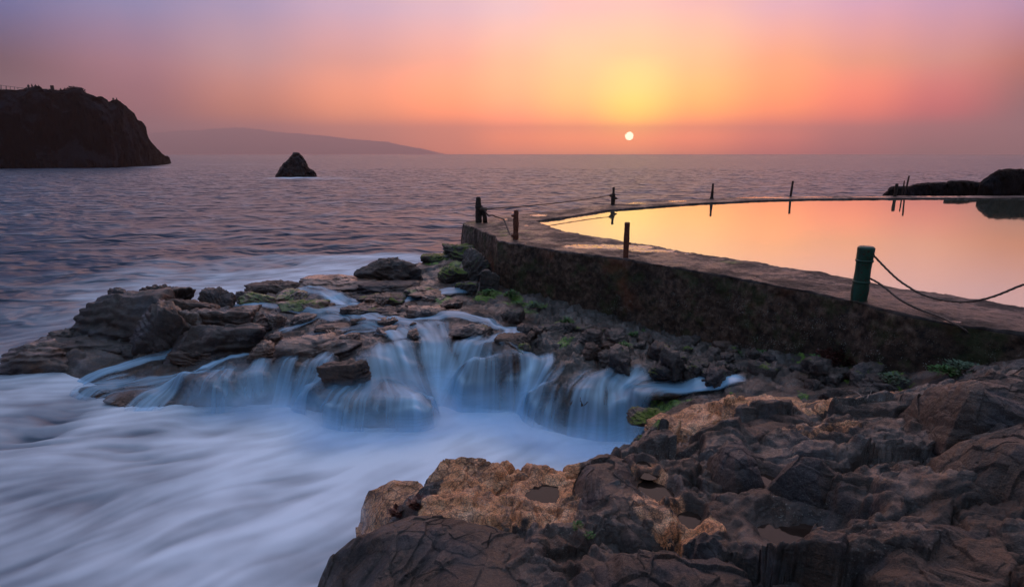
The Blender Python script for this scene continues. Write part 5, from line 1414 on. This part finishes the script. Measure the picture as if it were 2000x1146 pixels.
for pts, wd, st_ in streams:
    Pw = np.array([W(*p) for p in pts])
    Pw = resample(Pw, 26)
    for a, b in zip(Pw[:-1], Pw[1:]):
        d = b[:2] - a[:2]; L = np.hypot(*d); d = d / L
        x0, x1 = sorted((a[0], b[0])); y0, y1 = sorted((a[1], b[1])); pad = wd * 1.5
        i0, i1 = int(max((x0 - pad - VX0) / VG, 0)), int(min((x1 + pad - VX0) / VG + 1, nx)); j0, j1 = int(max((y0 - pad - VY0) / VG, 0)), int(min((y1 + pad - VY0) / VG + 1, ny))
        if i1 <= i0 or j1 <= j0: continue
        X = VXX[j0:j1, i0:i1] - a[0]; Y = VYY[j0:j1, i0:i1] - a[1]
        tt = np.clip(X * d[0] + Y * d[1], 0, L)
        q = np.hypot(X - tt * d[0], Y - tt * d[1]) / wd
        k = st_ * sstep(1.25, .25, q)
        alpha[j0:j1, i0:i1] = np.maximum(alpha[j0:j1, i0:i1], k)
        ww = sstep(1.5, 0, q)
        FU[j0:j1, i0:i1] += ww * d[0]; FV[j0:j1, i0:i1] += ww * d[1]; FW[j0:j1, i0:i1] += ww
sl_ = np.hypot(slope_u, slope_v)
steep = sstep(.25, .9, sl_)
fu = FU / FW * (1 - steep) - slope_u / (sl_ + 1e-6) * steep; fvv = FV / FW * (1 - steep) - slope_v / (sl_ + 1e-6) * steep
fu = gblur(fu, 2); fvv = gblur(fvv, 2)
l = np.hypot(fu, fvv) + 1e-6; fu /= l; fvv /= l
n1 = gblur(g.random(TG.shape), .6); n2 = fbm2(VXX * 5.5, VYY * 5.5, 3, 97); n3 = fbm2(VXX * 1.8, VYY * 1.8, 3, 98)
K1 = norm01(lic(n1, fu, fvv, 18)); K2 = norm01(lic(n2, fu, fvv, 26)); K3 = norm01(lic(n3, fu, fvv, 30))
alpha = np.maximum(alpha, .68 * WETM * sstep(1.05, .8, HB))
a_ = alpha * 1.15 - .56 + (K1 - .5) * .80 + (K2 - .5) * .62 + (K3 - .5) * .75
a_ = np.clip(a_, 0, .97) * sstep(.02, .25, alpha)
# milky where it meets the basin
rise = sm - 0
foot = sstep(-5.8, -4.4, VXX) * sstep(.40, -.05, gblur(sm, 5)) * sstep(.05, .5, gblur(alpha, 5))
a_ = np.clip(a_ + foot * .18 * (.3 + K2), 0, .98)
VZ = sm + .04 + .03 * foot + .012 * (K2 - .5) + .022 * alpha
edge0 = np.minimum(np.minimum(VXX - VX0, VX1 - VXX), np.minimum(VYY - VY0, VY1 - VYY)); a_ *= sstep(0, .3, edge0)
show = (a_ > .015) & (VZ > -.12)
sq = show[:-1, :-1] | show[1:, :-1] | show[:-1, 1:] | show[1:, 1:]
Q = gridq(ny, nx)[sq.ravel()]
used = np.zeros(nx * ny, bool); used[Q.ravel()] = True; idx = np.cumsum(used) - 1
Vw = np.stack([VXX.ravel(), VYY.ravel(), VZ.ravel()], 1)
me = npmesh('cascade_water', Vw[used], idx[Q]); attr(me, 'veil', a_.ravel()[used])
o = link('cascade_water', me, M['veil']); tag(o, kind='structure')
# spray and mist: thin shells of drifting white water over the foot of the falls
mk = sstep(-5.8, -4.4, VXX) * sstep(.0, .35, gblur(sstep(.05, .6, alpha) * sstep(.5, .0, sm), 14)) * sstep(.9, .1, sm)
for s_i in range(5):
    h = .03 + .05 * s_i
    nn_ = norm01(fbm2(VXX * 1.6 + s_i, VYY * 1.6, 4, 120 + s_i))
    am = np.clip(mk * (.20 - .03 * s_i) * (.35 + .9 * nn_), 0, .5)
    zz_ = np.maximum(gblur(np.minimum(sm, .35), 8), 0) * .9 + h
    ok = am > .012
    sq = ok[:-1, :-1] & ok[1:, :-1] & ok[:-1, 1:] & ok[1:, 1:]
    sq[::1, ::1] = sq
    # coarser grid is enough
    if s_i == 0: mist_V, mist_Q, mist_A, off = [], [], [], 0
    st2 = 3
    A3 = am[::st2, ::st2]; X3 = VXX[::st2, ::st2]; Y3 = VYY[::st2, ::st2]; Z3 = zz_[::st2, ::st2]
    ok = A3 > .006
    sq = ok[:-1, :-1] | ok[1:, :-1] | ok[:-1, 1:] | ok[1:, 1:]
    q3 = gridq(*A3.shape)[sq.ravel()]
    us = np.zeros(A3.size, bool); us[q3.ravel()] = True; ix = np.cumsum(us) - 1
    mist_V.append(np.stack([X3.ravel(), Y3.ravel(), Z3.ravel()], 1)[us]); mist_Q.append(ix[q3] + off); mist_A.append(A3.ravel()[us]); off += us.sum()
me = npmesh('water_mist', np.vstack(mist_V), np.vstack(mist_Q)); attr(me, 'veil', np.concatenate(mist_A))
o = link('water_mist', me, M['veil']); tag(o, 'thin white mist hanging over the foot of the falls', 'mist', kind='stuff')

# ---------------------------------------------------------------- air
if HAZE:
    bm = bmesh.new(); bmesh.ops.create_cube(bm, size=1, matrix=Matrix.Translation((0, 5900, 271)) @ Matrix.Diagonal((23000, 12600, 546, 1)))
    me = bpy.data.meshes.new('haze'); bm.to_mesh(me); bm.free()
    m = bpy.data.materials.new('air'); m.use_nodes = True; nt = NT(m.node_tree)
    v = nt.add('ShaderNodeVolumePrincipled'); v.inputs['Color'].default_value = (1.0, .72, .70, 1); v.inputs['Density'].default_value = HAZE; v.inputs['Anisotropy'].default_value = .4
    oo = nt.add('ShaderNodeOutputMaterial'); nt.l.new(v.outputs[0], oo.inputs['Volume'])
    o = link('haze', me, m, smooth=False); tag(o, kind='stuff')
